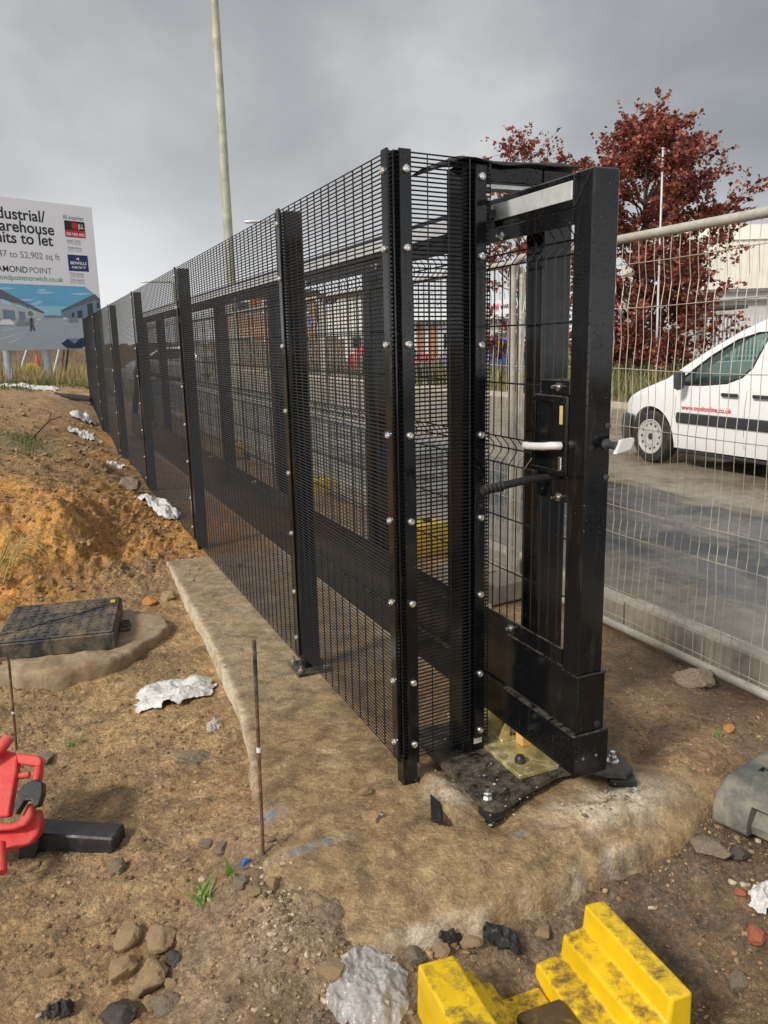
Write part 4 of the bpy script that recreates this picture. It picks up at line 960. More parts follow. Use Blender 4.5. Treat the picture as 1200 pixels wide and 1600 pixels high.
for i, (a, z) in enumerate((('James Gunby', 3.805), ('07920 465682', 3.745), ('Thomas Bowes', 3.655), ('07920 465683', 3.595))): btxt(a, .07, 'ink_grey' if i % 2 == 0 else 'ink_pale', -.69, z, .34, 0)
patch('logo_panel', [(-.71, 3.175), (-.22, 3.175), (-.22, 3.525), (-.71, 3.525)], 'logo_navy', board, 1)
patch('logo_mark', [(-.53, 3.435), (-.44, 3.475), (-.445, 3.40), (-.47, 3.425)], 'ink_white', board, 2)
btxt('BIDWELLS', .085, 'ink_white', -.66, 3.32, .39, .002, 2)
btxt('01603 763 939', .065, 'ink_white', -.63, 3.235, .34, .002, 2)
for i, (a, z) in enumerate((('Will Jones', 3.095), ('07899 061892', 3.035), ('Chris Squirrell', 2.965), ('07887 833402', 2.905))): btxt(a, .07, 'ink_grey' if i % 2 == 0 else 'ink_pale', -.70, z, .34, 0)
pic = patch('picture', [(-4.88, 1.475), (-.02, 1.475), (-.02, 2.60), (-.36, 2.845), (-4.88, 2.845)], 'pic_sky', board, 1)
def pp(n, pts, m, l): return patch(n, pts, m, pic, l)
pp('picture_sky_low', [(-4.88, 2.14), (-.02, 2.14), (-.02, 2.40), (-4.88, 2.40)], 'pic_skylow', 2)
rnd = random.Random(5)
for k in range(9):
    x = -3.2+rnd.random()*2.6; z = 2.42+rnd.random()*.33; l = .2+rnd.random()*.4
    pp('picture_cloud', [(x, z), (x+l*.5, z-.012), (x+l, z+.03), (x+l*.6, z+.045), (x+l*.2, z+.03)], 'pic_cloud', 3)
pp('picture_road', [(-4.88, 1.475), (-.02, 1.475), (-.02, 2.155), (-4.88, 2.155)], 'pic_road', 4)
pp('picture_hills', [(-1.75, 2.15), (-.9, 2.15), (-.95, 2.19), (-1.2, 2.21), (-1.5, 2.19)], 'pic_steel', 5)
pp('picture_unit', [(-4.88, 2.02), (-1.42, 2.15), (-1.42, 2.27), (-2.30, 2.62), (-2.9, 2.74), (-4.88, 2.74)], 'pic_wall', 6)
pp('picture_roof', [(-2.9, 2.60), (-2.30, 2.52), (-1.42, 2.235), (-1.42, 2.28), (-2.30, 2.715), (-2.9, 2.80)], 'pic_roof', 7)
for x0, x1, z0, z1 in ((-2.32, -2.06, 2.09, 2.32), (-1.98, -1.84, 2.10, 2.29), (-2.8, -2.5, 2.06, 2.36)): pp('picture_door', [(x0, z0), (x1, z0+.01), (x1, z1-.03), (x0, z1)], 'pic_steel', 7)
for x0, x1, z in ((-2.32, -2.14, 2.44), (-2.03, -1.8, 2.37), (-1.74, -1.60, 2.28)): pp('picture_window', [(x0, z), (x1, z-.05), (x1, z+.03), (x0, z+.10)], 'pic_cloud', 7)
pp('picture_unit', [(-1.0, 2.15), (-.02, 2.13), (-.02, 2.58), (-.14, 2.68), (-1.0, 2.30)], 'pic_steel', 6)
pp('picture_roof', [(-1.0, 2.27), (-.12, 2.56), (-.02, 2.50), (-.02, 2.58), (-.14, 2.69), (-1.0, 2.32)], 'pic_roof', 7)
for x0, x1, z0, z1 in ((-.36, -.22, 2.15, 2.46), (-.62, -.5, 2.16, 2.30), (-.12, -.05, 2.38, 2.48), (-.76, -.70, 2.17, 2.26)): pp('picture_window', [(x0, z0), (x1, z0), (x1, z1+.03), (x0, z1)], 'pic_dark', 8)
pp('picture_tree', [(-1.72+.06*math.cos(a), 2.235+.06*math.sin(a)) for a in np.linspace(0, 6.28, 9)[:-1]], 'pic_tree', 8)
for x0, z0, l, h, mm in ((-2.45, 2.0, .34, .11, 'ink_white'), (-2.06, 1.98, .24, .11, 'pic_car'), (-1.84, 2.0, .15, .09, 'pic_car'), (-.86, 2.06, .24, .10, 'pic_car'), (-1.62, 2.09, .12, .04, 'pic_line'), (-1.0, 2.12, .12, .04, 'pic_line')):
    pp('picture_car', [(x0, z0), (x0+l, z0), (x0+l*.97, z0+h*.5), (x0+l*.78, z0+h), (x0+l*.32, z0+h), (x0+l*.1, z0+h*.5)], mm, 9)
pp('picture_figure', [(-1.77, 1.865), (-1.735, 1.87), (-1.72, 1.98), (-1.69, 1.88), (-1.655, 1.87), (-1.69, 2.0), (-1.685, 2.12), (-1.715, 2.155), (-1.75, 2.12), (-1.755, 2.0)], 'pic_dark', 9)
pp('picture_figure', [(-1.70, 1.96), (-1.66, 1.95), (-1.65, 2.10), (-1.67, 2.145), (-1.695, 2.11)], 'pic_car', 10)
for a, b_, c_, d_ in ((-2.5, 1.70, -1.85, 1.86), (-2.3, 1.62, -1.95, 1.74), (-2.4, 1.88, -2.0, 1.95), (-1.75, 1.95, -1.55, 2.06), (-1.0, 2.04, -.8, 1.99)):
    pp('picture_line', [(a, b_), (a+.06, b_), (c_, d_), (c_-.02, d_)], 'pic_line', 5)
pp('picture_mark', [(-1.08, 1.59), (-.95, 1.478), (-.60, 1.478), (-.38, 1.62), (-.38, 1.74), (-.62, 1.70), (-.76, 1.58), (-.92, 1.70)], 'pic_navy', 5)
pp('picture_mark', [(-.92, 1.70), (-.62, 1.70), (-.76, 1.58)], 'pic_steel', 6)

# ------------------------------------------------------------------ street lamps
def lamp(label, base, top_z, r0, r1, arm=None):
    o = thing('street_lamp', label, 'street lamp', None, base)
    MB().tube([(0, 0, -.3), (0, 0, top_z*.5), (0, 0, top_z)], r0, 14, True, r1).build('pole', 'lamp_post_paint', o, True)
    d, l = arm
    MB().tube([(0, 0, top_z-.02), (d*.25, 0, top_z+.08), (d*l, 0, top_z+.12)], r1*.7, 10).build('arm', 'lamp_post_paint', o, True)
    h = MB().lathe([(.02, 0), (.07, .08), (.12, .32), (.11, .60), (.03, .70)], (d*l, 0, top_z+.12), (d, 0, 0), 14)
    h.v = [(x, y, top_z+.12+(z-top_z-.12)*.55) for x, y, z in h.v]
    h.build('lantern', 'lamp_head', o, True); return o
b0 = at(363, 470, 14); o = lamp('tall pale concrete-grey street lamp post rising behind the black fence out of the picture', (b0.x, 14, 0), 9.6, .088, .055, (1, 1.2))
p = at(452, 346, 32); lamp('street lamp with its lantern showing just above the second fence post', (p.x, 32, 0), p.z-.1, .08, .05, (-1, 1.05))
p = at(271, 440, 60); lamp('distant street lamp with its lantern above the fourth bay of the fence', (p.x, 60, 0), p.z-.1, .16, .10, (-1, 1.7))
p = at(1026, 560, 23.1); q = at(1036, 233, 23.1)
o = thing('sign_pole', 'slim white pole standing among the red maple leaves', 'pole', None, (p.x, 23.1, .1)); MB().tube([(0, 0, -.2), (q.x-p.x, 0, q.z-.1)], .034, 10, True, .028).build('shaft', 'palisade', o, True); MB().lathe([(.05, 0), (.05, .02), (.01, .05)], (q.x-p.x, 0, q.z-.1), n=10).build('cap', 'lamp_head', o)

# ------------------------------------------------------------------ trees with red-brown leaves
def maple(label, base, h, crown, limbs, twigs, leaves, seed, lean=0.0, low=.06):
    rnd = random.Random(seed); o = thing('maple_tree', label, 'tree', 'red-leaved trees on the far verge', base)
    tr = MB(); br = MB(); lv = MB()
    tpts = [Vector((lean*z + .06*math.sin(z*1.3+seed), .05*math.cos(z*1.7), z)) for z in np.linspace(-.2, h*.86, 12)]
    tr.tube(tpts, .13, 10, True, .025)
    def leaf(p):
        s_ = rnd.uniform(.034, .076); e1 = Vector((rnd.gauss(0, 1), rnd.gauss(0, 1), rnd.gauss(0, .6))).normalized(); e2 = e1.cross(Vector((rnd.gauss(0, 1), rnd.gauss(0, 1), rnd.gauss(0, 1)))).normalized()
        fold = e1.cross(e2)*(.25*s_)
        lv.add([p-e1*s_*1.1, p+e2*s_*.95-e1*s_*.25+fold, p+e2*s_*.45+e1*s_*.45, p+e1*s_*1.2-fold, p-e2*s_*.45+e1*s_*.45, p-e2*s_*.95-e1*s_*.25+fold], [(0, 1, 2, 3), (0, 3, 4, 5)])
    for i in range(limbs):
        f = low + (1-low)*((i+rnd.random())/limbs); a = i*2.39996 + rnd.uniform(-.35, .35)
        rad = interp(f, crown)*rnd.uniform(.62, 1.12)*(1+.22*math.sin(2.1*a+seed+4*f))
        z1 = h*f; z0 = max(.5, min(h*.84, z1 - rad*rnd.uniform(.35, .85)))
        p0 = Vector((lean*z0, 0, z0)); p1 = Vector((rad*math.cos(a)+lean*z1, rad*math.sin(a), z1))
        pts = [p0.lerp(p1, k/6) + Vector((rnd.gauss(0, .05), rnd.gauss(0, .05), .16*rad*math.sin(math.pi*k/6)*rnd.uniform(.2, 1))) for k in range(7)]
        br.tube(pts, .012+.010*rad, 5, True, .004)
        for j in range(twigs):
            u = rnd.uniform(.22, 1.0)**.75; q = p0.lerp(p1, u) + Vector((0, 0, .12*rad*math.sin(math.pi*u)))
            d = ((p1-p0).normalized()*rnd.uniform(.2, 1) + Vector((rnd.gauss(0, .6), rnd.gauss(0, .6), rnd.gauss(.12, .4)))).normalized()
            L = rnd.uniform(.28, .72)*(1.35 if u > .85 else 1)
            br.tube([q, q+d*L*.55+Vector((0, 0, .03)), q+d*L], .006, 4, False, .002)
            wd = rnd.uniform(.05, .13)
            for k in range(int(leaves*rnd.uniform(.6, 1.3))):
                v = rnd.uniform(.15, 1.08); leaf(q + d*(L*v) + Vector((rnd.gauss(0, wd), rnd.gauss(0, wd), rnd.gauss(-.02, wd*.7)))*(1.25-.55*v))
    tr.build('trunk', 'bark', o, True); br.build('branches', 'bark', o, True); lv.build('crown', 'maple_leaves', o, recalc=False); return o
p = at(1030, 590, 25); maple('broad dark red maple tree standing behind the white van', (p.x-.65, 25, .1), 7.6, [(0, 1.5), (.08, 2.0), (.25, 2.4), (.5, 2.55), (.74, 2.6), (.85, 2.2), (.93, 1.3), (1, .5)], 130, 11, 24, 4)
p = at(800, 590, 27); maple('narrower red maple tree half hidden behind the gate frame', (p.x+.2, 27, .1), 7.75, [(0, 1.5), (.2, 2.1), (.5, 2.0), (.72, 1.5), (.88, 1.0), (1, .5)], 46, 8, 13, 11)

# ------------------------------------------------------------------ buildings and fences beyond the road
def local(loc, rz, name, label, cat): return thing(name, label, cat, None, loc, rz)
wh = local((16.6, 42, .1), R(-6), 'warehouse', 'cream clad warehouse with grey gutter line behind the van', 'warehouse')
wl = MB().box(0, 40, 0, 24, 0, 4.4).build('wall', 'cladding_grey', wh)
cl_ = MB(); n = 150
for k in range(n):
    x = k*.26; cl_.prism([(x, 3.62+.0), (x+.2, 3.62), (x+.2, 6.05), (x, 6.05)], 1, -.10, -.03); cl_.prism([(x+.2, 3.62), (x+.26, 3.62), (x+.26, 6.05), (x+.2, 6.05)], 1, -.07, -.03)
cl_.box(-.05, 40, -.03, .4, 3.62, 6.05); cl_.build('cladding', 'cladding_cream', wh)
MB().prism([(-.2, 6.0), (24, 6.0), (12, 8.2)], 0, -.05, 40).build('roof', 'cladding_cream', wh)
MB().box(-.1, 40, -.20, -.101, 3.45, 3.60).build('gutter', 'gutter_grey', wh); MB().box(-.1, 40, -.25, -.001, 3.0, 3.1).build('canopy', 'gutter_grey', wh)
MB().box(5, 9.5, -.04, .0, 0, 2.9).build('shutter_door', 'cladding_cream', wh)
sg2 = MB().box(-1.6, 1.2, -3.2, -.3, 2.55, 2.72, .02).build('porch_roof', 'roof_dark', wh)
def palis(label, p0, p1, z, h, pitch=.155, mat='palisade'):
    o = thing('palisade_fence', label, 'fence', None, p0, math.atan2(p1[1]-p0[1], p1[0]-p0[0])); L = math.hypot(p1[0]-p0[0], p1[1]-p0[1])
    pl = MB(); k = 0.0
    while k < L: pl.prism([(k, .08), (k+.068, .08), (k+.068, h-.06), (k+.034, h), (k, h-.06)], 1, -.03, -.012); k += pitch
    pl.build('pales', mat, o)
    rl = MB(); rl.box(0, L, -.01, .03, .45, .5); rl.box(0, L, -.01, .03, h-.55, h-.5); rl.build('rails', mat, o)
    k = 0.0
    while k <= L: MB().box(k-.05, k+.05, .031, .13, -.3, h-.1).build('post', mat, o); k += 2.75
    return o
p = at(1106, 545, 34); palis('white steel palisade fence in front of the cream warehouse', (p.x, 34, .1), (p.x+24, 33, .1), .1, 2.15)
bb = local((-11.4, 61, 0), 0, 'brick_building', 'long brick industrial building with blue sign seen through the black mesh', 'building')
MB().box(0, 6.6, 0, 12, 0, 5.0).build('wall', 'brickwork', bb); MB().box(-.2, 6.8, -.2, 12.2, 5.0, 5.35).build('roof', 'roof_dark', bb)
MB().box(4.3, 6.3, -.12, -.02, 2.6, 3.4).build('fascia_sign', 'shop_blue', bb)
for x in np.arange(.5, 5.2, 2.2):
    f = MB().box(x, x+1.3, -.06, -.01, 1.0, 2.1).build('window', 'white_render', bb); MB().box(x+.1, x+1.2, -.08, -.0605, 1.1, 2.0).build('pane', 'dark_glass', f)
    f = MB().box(x, x+1.3, -.06, -.01, 3.7, 4.7).build('window', 'white_render', bb); MB().box(x+.1, x+1.2, -.08, -.0605, 3.8, 4.6).build('pane', 'dark_glass', f)
wb = local((-4.6, 60, 0), 0, 'white_building', 'white rendered unit with a dark roof edge beside the brick building', 'building')
MB().prism([(0, 0), (5.2, 0), (5.2, 4.7), (1.7, 4.7), (0, 3.0)], 1, 0, 10).build('wall', 'white_render', wb); MB().box(-.1, 5.3, -.15, 10.1, 4.71, 5.0).build('roof', 'roof_dark', wb)
for x in (.6, 2.4, 4.0): f = MB().box(x, x+.9, -.05, -.01, 1.0, 2.0).build('window', 'cladding_grey', wb); MB().box(x+.08, x+.82, -.07, -.051, 1.08, 1.92).build('pane', 'dark_glass', f)
lb = local((1.2, 56, 0), 0, 'shop_unit', 'low pale shop unit with brick piers seen beside the corner fence post', 'building')
MB().box(0, 9, 0, 9, 0, 2.55).build('wall', 'white_render', lb); MB().box(-.3, 9.3, -.4, 9.3, 2.56, 2.85).build('roof', 'roof_dark', lb)
for x in (1.3, 2.2, 5.6): MB().box(x, x+.5, -.10, -.01, 0, 2.5).build('brick_pier', 'brickwork', lb)
for x in (3.1, 6.5): f = MB().box(x, x+1.8, -.05, -.01, .6, 2.0).build('window', 'cladding_grey', lb); MB().box(x+.1, x+1.7, -.08, -.051, .7, 1.9).build('pane', 'dark_glass', f)
p = at(40, 560, 36)
hb = local((p.x-16, 40, .5), R(4), 'timber_hoarding', 'dark timber boundary fence far behind the letting board', 'fence'); hm = MB()
for k in range(150): hm.box(k*.2, k*.2+.19, 0, .03, 0, 1.15+.05*math.sin(k*1.7))
hm.build('boards', 'timber_fence', hb); hp = MB(); hp.box(0, 30, .031, .08, .3, .38); hp.box(0, 30, .031, .08, .9, .98); hp.build('rails', 'timber_fence', hb)
def pole(name, label, p0, p1, r, mat):
    c = Vector(p0); o = thing(name, label, 'pole', None, tuple(c), 0); MB().tube([(0, 0, 0), tuple((Vector(p1)-c)*.5), tuple(Vector(p1)-c)], r, 8).build('shaft', mat, o, True)
    MB().lathe([(r*1.25, -.01), (r*1.25, .01)], tuple(Vector(p1)-c), n=8).build('cap', mat, o); return o
pole('leaning_pole', 'white pole leaning under the letting board beside the right board post', at(84, 582, 22), at(94, 540, 22), .028, 'palisade')
pole('leaning_pole', 'rusty brown pole leaning between the board and the fence end', at(96, 580, 22.3), at(100, 540, 22.3), .03, 'rust')
pole('leaning_pole', 'dark pole leaning closest to the end of the black fence', at(102, 582, 22), at(107, 542, 22), .03, 'black_plastic')
pole('leaning_pole', 'bent white pole leaning under the left half of the letting board', at(33, 574, 23), at(42, 546, 23), .026, 'palisade')
def blocky(name, label, cat, loc, mat, s=1.0, rz=0.0):
    o = thing(name, label, cat, None, tuple(loc), rz)
    b_ = MB().prism([(-.42*s, 0), (.42*s, 0), (.42*s, .12*s), (.30*s, .20*s), (.16*s, .36*s), (-.16*s, .36*s), (-.30*s, .20*s), (-.42*s, .12*s)], 1, -.13*s, .13*s); b_.build('block', mat, o)
    MB().lathe([(.07*s, 0), (.07*s, .03*s)], (0, 0, .36*s), n=12).build('socket', mat, o); return o
blocky('ballast_block', 'yellow plastic block lying in the dry grass under the letting board', 'ballast block', at(50, 577, 24)-Vector((0, 0, .05)), 'yellow_clean', .62, .3)
p = at(58, 563, 26); o = thing('traffic_cone', 'small red cone far back under the letting board', 'cone', None, (p.x, 26, p.z-.15)); MB().lathe([(.09, 0), (.085, .03), (.06, .16), (.03, .30), (.02, .31)], (0, 0, 0), n=14).build('cone_body', 'red_plastic', o, True); MB().box(-.16, .16, -.16, .16, -.03, .0).build('base', 'black_rubber', o)
# ------------------------------------------------------------------ things lying on the ground
def hit(x, y):
    """where the photo's line of sight at a pixel meets the dirt"""
    v = CF + CR*((x-600)/FPX) + CD*((y-800)/FPX); o = Vector((0, 0, EYE)); k = 1.2
    for _ in range(900):
        p = o + v*k
        if p.z < gz(p.x, p.y): break
        k *= 1.004
    return Vector((p.x, p.y, gz(p.x, p.y)))
# chamber cover on its round concrete surround
mc = thing('chamber_cover', 'square black ribbed plastic chamber cover smeared with dry mud, on the round concrete surround', 'manhole cover', None, (-1.745, 4.06, -.045), R(14.3))
mb = MB().box(-.29, .29, -.30, .30, 0, .088, .006); mb.build('frame', 'cover_black', mc)
mb = MB().box(-.282, .282, -.292, .292, .0885, .098, .004)
for i in range(11):
    for j in range(12):
        x = -.25+i*.05; y = -.26+j*.047
        if abs((x+y*.35)) < .02: continue
        if (i+j) % 2: mb.box(x-.017, x+.017, y-.005, y+.005, .098, .1025)
        else: mb.box(x-.005, x+.005, y-.017, y+.017, .098, .1025)
lid = mb.build('lid', 'cover_black', mc)
MB().tube([(-.27, -.20, .0985), (.10, .05, .0985), (.27, .20, .0985)], .004, 6).build('groove', 'black_rubber', lid)
MB().box(.235, .262, .18, .225, .0982, .1035, .001).build('marker', 'yellow_clean', lid)
h_ = MB().box(.292, .345, -.05, .07, .0, .018, .004); 
for yy in (-.02, .02, .06): h_.box(.30, .338, yy-.004, yy+.004, .0185, .03, .001)
h_.build('hinge', 'cover_black', mc)
rg = MB(); nr, na = 26, 220
for i in range(nr+1):
    for j in range(na):
        a = 2*math.pi*j/na; f = i/nr
        rr = (.50 + 0.045*mnoise.noise(Vector((math.cos(a)*1.6, math.sin(a)*1.6, 2))) + .020*mnoise.noise(Vector((math.cos(a)*6, math.sin(a)*6, 5))))
        if f < .5: r = rr*f/.5*.96; z = .0
        elif f < .62: r = rr*(.96+.04*(f-.5)/.12); z = -.02*((f-.5)/.12)**2
        else: r = rr*(1+.02*(f-.62)); z = -.02 - .30*(f-.62)/.38
        x, y = r*math.cos(a), r*math.sin(a)
        z += .016*mnoise.noise(Vector((x*6, y*6, 1))) + .008*mnoise.noise(Vector((x*22, y*22, 1))) + .004*mnoise.noise(Vector((x*60, y*60, 1)))
        if f >= .62: x += .008*mnoise.noise(Vector((x*20, z*20, y*20))); 
        rg.v.append((x, y, z))
for i in range(nr):
    for j in range(na): rg.f.append((i*na+j, i*na+(j+1) % na, (i+1)*na+(j+1) % na, (i+1)*na+j))
o = rg.build('concrete_surround', 'ring_concrete', None, True); o.location = (-1.72, 4.06, -.043)
tag(o, 'round rough concrete surround set in the mud under the black chamber cover', 'concrete base')

# road pins
def pin(label, base, top, tape, hook=False):
    b_ = base - Vector((0, 0, .12)); c = Vector(base); o = thing('road_pin', label, 'steel pin', None, tuple(c))
    d = Vector(top)-c; pts = [b_-c, (0, 0, 0), d]
    if hook:
        for k in range(1, 9):
            a = math.pi*1.15*k/8; pts.append(d + Vector((-.018+.018*math.cos(a), 0, .018*math.sin(a))))
    MB().tube(pts, .0052, 10).build('rod', 'rust', o, True)
    if not hook: MB().tube([d*.72, d*.99], .0058, 10).build('bare_end', 'black_plate_dirty', o, True)
    for f in tape: MB().tube([d*f, d*(f+.022)], .0068, 10).build('tape', 'white_tape', o, True)
    return o
b1 = W(-.50, -.155); b1 = Vector((-.385, 2.11, gz(-.385, 2.11)))
pin('straight rusty steel pin with white tape, upright at the broken slab corner', b1, at(397, 1000, 2.13), (.49,))
b2 = hit(26, 1172); pin('rusty steel pin with a hooked top standing behind the red plastic barrier', b2, at(14, 1035, b2.y), (.42,), True)

# yellow stepped block
yb = thing('fence_block', 'muddy yellow plastic stepped block with two flights of steps facing each other', 'plastic block', None, (.05, 1.655, -.232), math.atan2(.2, .53))
def bev(o, wdt=.0085, seg=3):
    m = o.modifiers.new('b', 'BEVEL'); m.width = wdt; m.segments = seg; m.limit_method = 'ANGLE'; m.angle_limit = R(30)
    o.data.polygons.foreach_set('use_smooth', [True]*len(o.data.polygons))
    try: o.data.set_sharp_from_angle(angle=R(50))
    except Exception: pass
    return o
lf = [(0, 0), (.215, 0), (.213, .060), (.208, .098), (.163, .104), (.158, .150), (.113, .156), (.105, .212), (.006, .216)]
rt = [(.345, 0), (.567, 0), (.562, .214), (.500, .218), (.494, .152), (.434, .146), (.428, .092), (.352, .086)]
bev(MB().prism(lf, 1, -.34, 0).build('stepped_side', 'yellow_block', yb)); bev(MB().prism(rt, 1, -.32, .02).build('stepped_side', 'yellow_block', yb))
bev(MB().box(.2152, .3448, -.33, -.012, .006, .045).build('channel', 'yellow_block', yb))
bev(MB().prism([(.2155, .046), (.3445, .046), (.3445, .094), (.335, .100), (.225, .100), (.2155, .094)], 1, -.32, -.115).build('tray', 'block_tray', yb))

# grey broken rubber foot
gf = thing('broken_ballast_block', 'broken grey plastic block caked in mud at the right edge of the concrete', 'ballast block', None, (1.115, 2.22, -.085), R(38))
g = MB().prism([(.0, .0), (.42, .0), (.42, .05), (.40, .10), (.335, .135), (.08, .135), (.02, .10), (0, .05)], 1, -.155, .12)
o = g.build('block', 'grey_plastic', gf); bev(o, .012)
c1 = MB().lathe([(.035, -.1), (.035, .2)], (.20, -.13, .085), (0, 1, .1), 18).build('cut', None); c2 = MB().lathe([(.05, -.2), (.06, .2)], (.31, -.14, .03), (0, 1, 0), 9).build('cut', None)
c3 = MB().prism([(-.1, -.1), (.055, -.1), (.03, .03), (.06, .07), (.02, .10), (-.1, .08)], 1, -.3, .0).build('cut', None)
for c in (c1, c2, c3): c.matrix_world = Matrix.Translation((0, 0, 0))
o.parent = None; boolean_cut(o, [c1, c2, c3]); o.parent = gf; o.data.materials.clear(); o.data.materials.append(MATS['grey_plastic'])
MB().box(.10, .33, -.145, -.05, .002, .02, .003).build('inner_rib', 'grey_plastic', gf)

# red plastic barrier at the left edge
rb = thing('plastic_barrier', 'red plastic barrier with a black clip lying by the hooked pin at the left edge', 'barrier', None, (-1.25, 2.3, 0))
RO = Vector((-1.25, 2.3, 0))
def bpt(x, y, off=0.0):
    Y = 2.12 + .36*(1370-y)/220; p = at(x, y, Y-off); return p - RO
def slabpoly(pts, off, th):
    a = [bpt(x, y, off) for x, y in pts]; nrm = (a[1]-a[0]).cross(a[2]-a[0]).normalized(); back = Vector((-.15, .8, -.55)).normalized()*th; n = len(a)
    return MB().add(a + [p+back for p in a], [tuple(range(n)), tuple(range(n, 2*n))[::-1]] + [(i, n+i, n+(i+1) % n, (i+1) % n) for i in range(n)])
def rtube(pts, r, off=0.0): return MB().tube([bpt(x, y, off) for x, y in pts], r, 12)
bev(slabpoly([(-90, 1172), (4, 1171), (29, 1177), (26, 1205), (19, 1245), (14, 1276), (-90, 1284)], .02, .05).build('panel', 'red_plastic', rb), .008)
bev(slabpoly([(-90, 1300), (0, 1297), (40, 1283), (60, 1262), (64, 1285), (60, 1304), (46, 1319), (8, 1330), (-90, 1336)], -.01, .06).build('skirt', 'red_plastic', rb), .010)
bev(slabpoly([(24, 1176), (58, 1180), (65, 1185), (65, 1195), (59, 1198), (28, 1193)], .03, .055).build('handle', 'red_plastic', rb), .012)
bev(slabpoly([(54, 1190), (65.5, 1190), (63, 1212), (57, 1238), (45, 1236)], .028, .05).build('handle', 'red_plastic', rb), .012)
bev(slabpoly([(-90, 1287), (18, 1286), (31, 1281), (43, 1254), (53, 1257), (50, 1276), (40, 1290), (20, 1297), (-90, 1304)], .028, .05).build('handle', 'red_plastic', rb), .012)
rtube([(22, 1214), (46, 1210)], .011, .0).build('cross_rail', 'red_plastic', rb, True)
rtube([(-30, 1190), (2, 1168), (14, 1152)], .020, .05).build('top_rail', 'red_plastic', rb, True)
rtube([(0, 1318), (1, 1345), (2, 1364)], .017, .02).build('leg', 'red_plastic', rb, True)
bev(slabpoly([(26, 1243), (36, 1226), (55, 1217), (66, 1223), (66, 1240), (60, 1258), (52, 1262), (48, 1250), (38, 1251), (24, 1273), (20, 1268)], .05, .055).build('clip', 'black_plastic', rb), .004)
ft = MB().box(-.20, .125, -.044, .044, -.045, .018, .006); fo = ft.build('foot', 'black_plastic', rb)
fp = hit(118, 1330); fo.location = (fp.x+.02-RO.x, fp.y+.03-RO.y, fp.z+.045); fo.rotation_euler = (0, 0, R(-8))
MB().prism([(-.02, -.06), (.03, -.06), (.06, .02), (.0, .03)], 1, -.02, .02).build('foot_brace', 'black_plastic', fo).location = (-.18, -.05, -.02)

# plastic sheets
def bag(name, label, cat, c, L, Wd, rz, h, seed, mat, lift=0.0, tilt=(0, 0)):
    n = 84; vs = []; keep = {}; fs = []
    rnd = np.random.RandomState(seed); ox, oy = rnd.rand(2)*50
    u, v = np.meshgrid(np.linspace(-1, 1, n), np.linspace(-1, 1, n)); ang = np.arctan2(v, u)
    rad = (1/np.maximum(np.abs(np.cos(ang)), np.abs(np.sin(ang))))**.45*.86*(1 + .22*fbm(np.cos(ang)*1.2+ox, np.sin(ang)*1.2+oy, 1.1, 3))
    rr = np.hypot(u, v); ins = rr <= rad*(1+.10*np.sign(np.sin(ang*3+ox))*np.abs(np.sin(ang*5+oy)))
    x = u*L/2; y = v*Wd/2
    wv = .6*fbm(x+ox, y+oy, 1.6/L, 2, .5); wqx = x + .12*L*fbm(x+ox, y, 2/L, 2); wqy = y + .12*L*fbm(x, y+oy, 2/L, 2)
    for kk in range(9):
        aa = rnd.uniform(0, np.pi); fr_ = rnd.uniform(1.2, 5.5)/L; q_ = (wqx*np.cos(aa)+wqy*np.sin(aa))*fr_ + rnd.rand(); tri = np.abs((q_ % 1)-.5)*2
        wv = wv + (tri-.5)*(.75/(fr_*L))*sstep(-.15, .15, fbm(x+kk*3, y-kk*2, 2.0/L, 1))
    x = x + .05*L*fbm(x+9, y+ox, 3/L, 2); y = y + .05*L*fbm(x+ox, y-3, 3/L, 2)
    ed = np.clip((rad-rr)/.45, 0, 1)
    co, si = math.cos(rz), math.sin(rz); wx_ = c.x + x*co - y*si; wy_ = c.y + x*si + y*co
    z = dirt_z(wx_, wy_) + lift + .006 + h*(0.2+.8*ed**.6)*(.55+.8*wv) + tilt[0]*x + tilt[1]*y
    z = np.maximum(z, dirt_z(wx_, wy_)+.004)
    o = grid_mesh(name, wx_, wy_, z, ins, mat)
    m = o.modifiers.new('s', 'SOLIDIFY'); m.thickness = .0012
    # origin to the sheet's own place
    for q in o.data.vertices: q.co -= Vector(c)
    o.location = c; return tag(o, label, cat)
bag('plastic_sheet', 'crumpled white plastic sheet lying against the left edge of the concrete slab', 'plastic sheet', hit(272, 1090), .40, .27, .18, .075, 3, 'white_film')
bag('plastic_sheet', 'white plastic sack hanging out from under the black mesh halfway down the bank', 'plastic sheet', hit(250, 797), .70, .26, 2.2, .10, 8, 'white_sack')
bag('plastic_sheet', 'white sack bunched up at the far foot of the black fence', 'plastic sheet', hit(130, 658), .42, .30, .5, .20, 12, 'white_sack')
bag('plastic_sheet', 'flat white scrap in front of the bunched sack near the fence foot', 'plastic sheet', hit(131, 681), .5, .18, .1, .07, 13, 'white_sack')
bag('plastic_sheet', 'long white sheet on the brown bank below the letting board', 'plastic sheet', hit(47, 607), 1.3, .36, .15, .09, 15, 'white_sack')
bag('plastic_sheet', 'tiny white scrap at the foot of the fence between two posts', 'plastic sheet', hit(184, 731), .28, .10, .3, .05, 18, 'white_sack')
bag('plastic_sheet', 'clear plastic bag crumpled beside the yellow stepped block', 'plastic bag', hit(578, 1545), .21, .23, -.3, .030, 21, 'clear_film')
bag('plastic_sheet', 'white plastic scrap at the right edge near broken bricks', 'plastic sheet', hit(1196, 1412), .11, .10, .4, .06, 24, 'white_film')
bag('plastic_sheet', 'grey wisp of plastic film below the crumpled white sheet', 'plastic sheet', hit(334, 1135), .07, .10, .4, .03, 27, 'clear_film')
bag('membrane_scrap', 'torn black membrane scrap in the trench behind the yellow block', 'plastic scrap', hit(775, 1475), .17, .06, -.35, .055, 31, 'black_rubber')
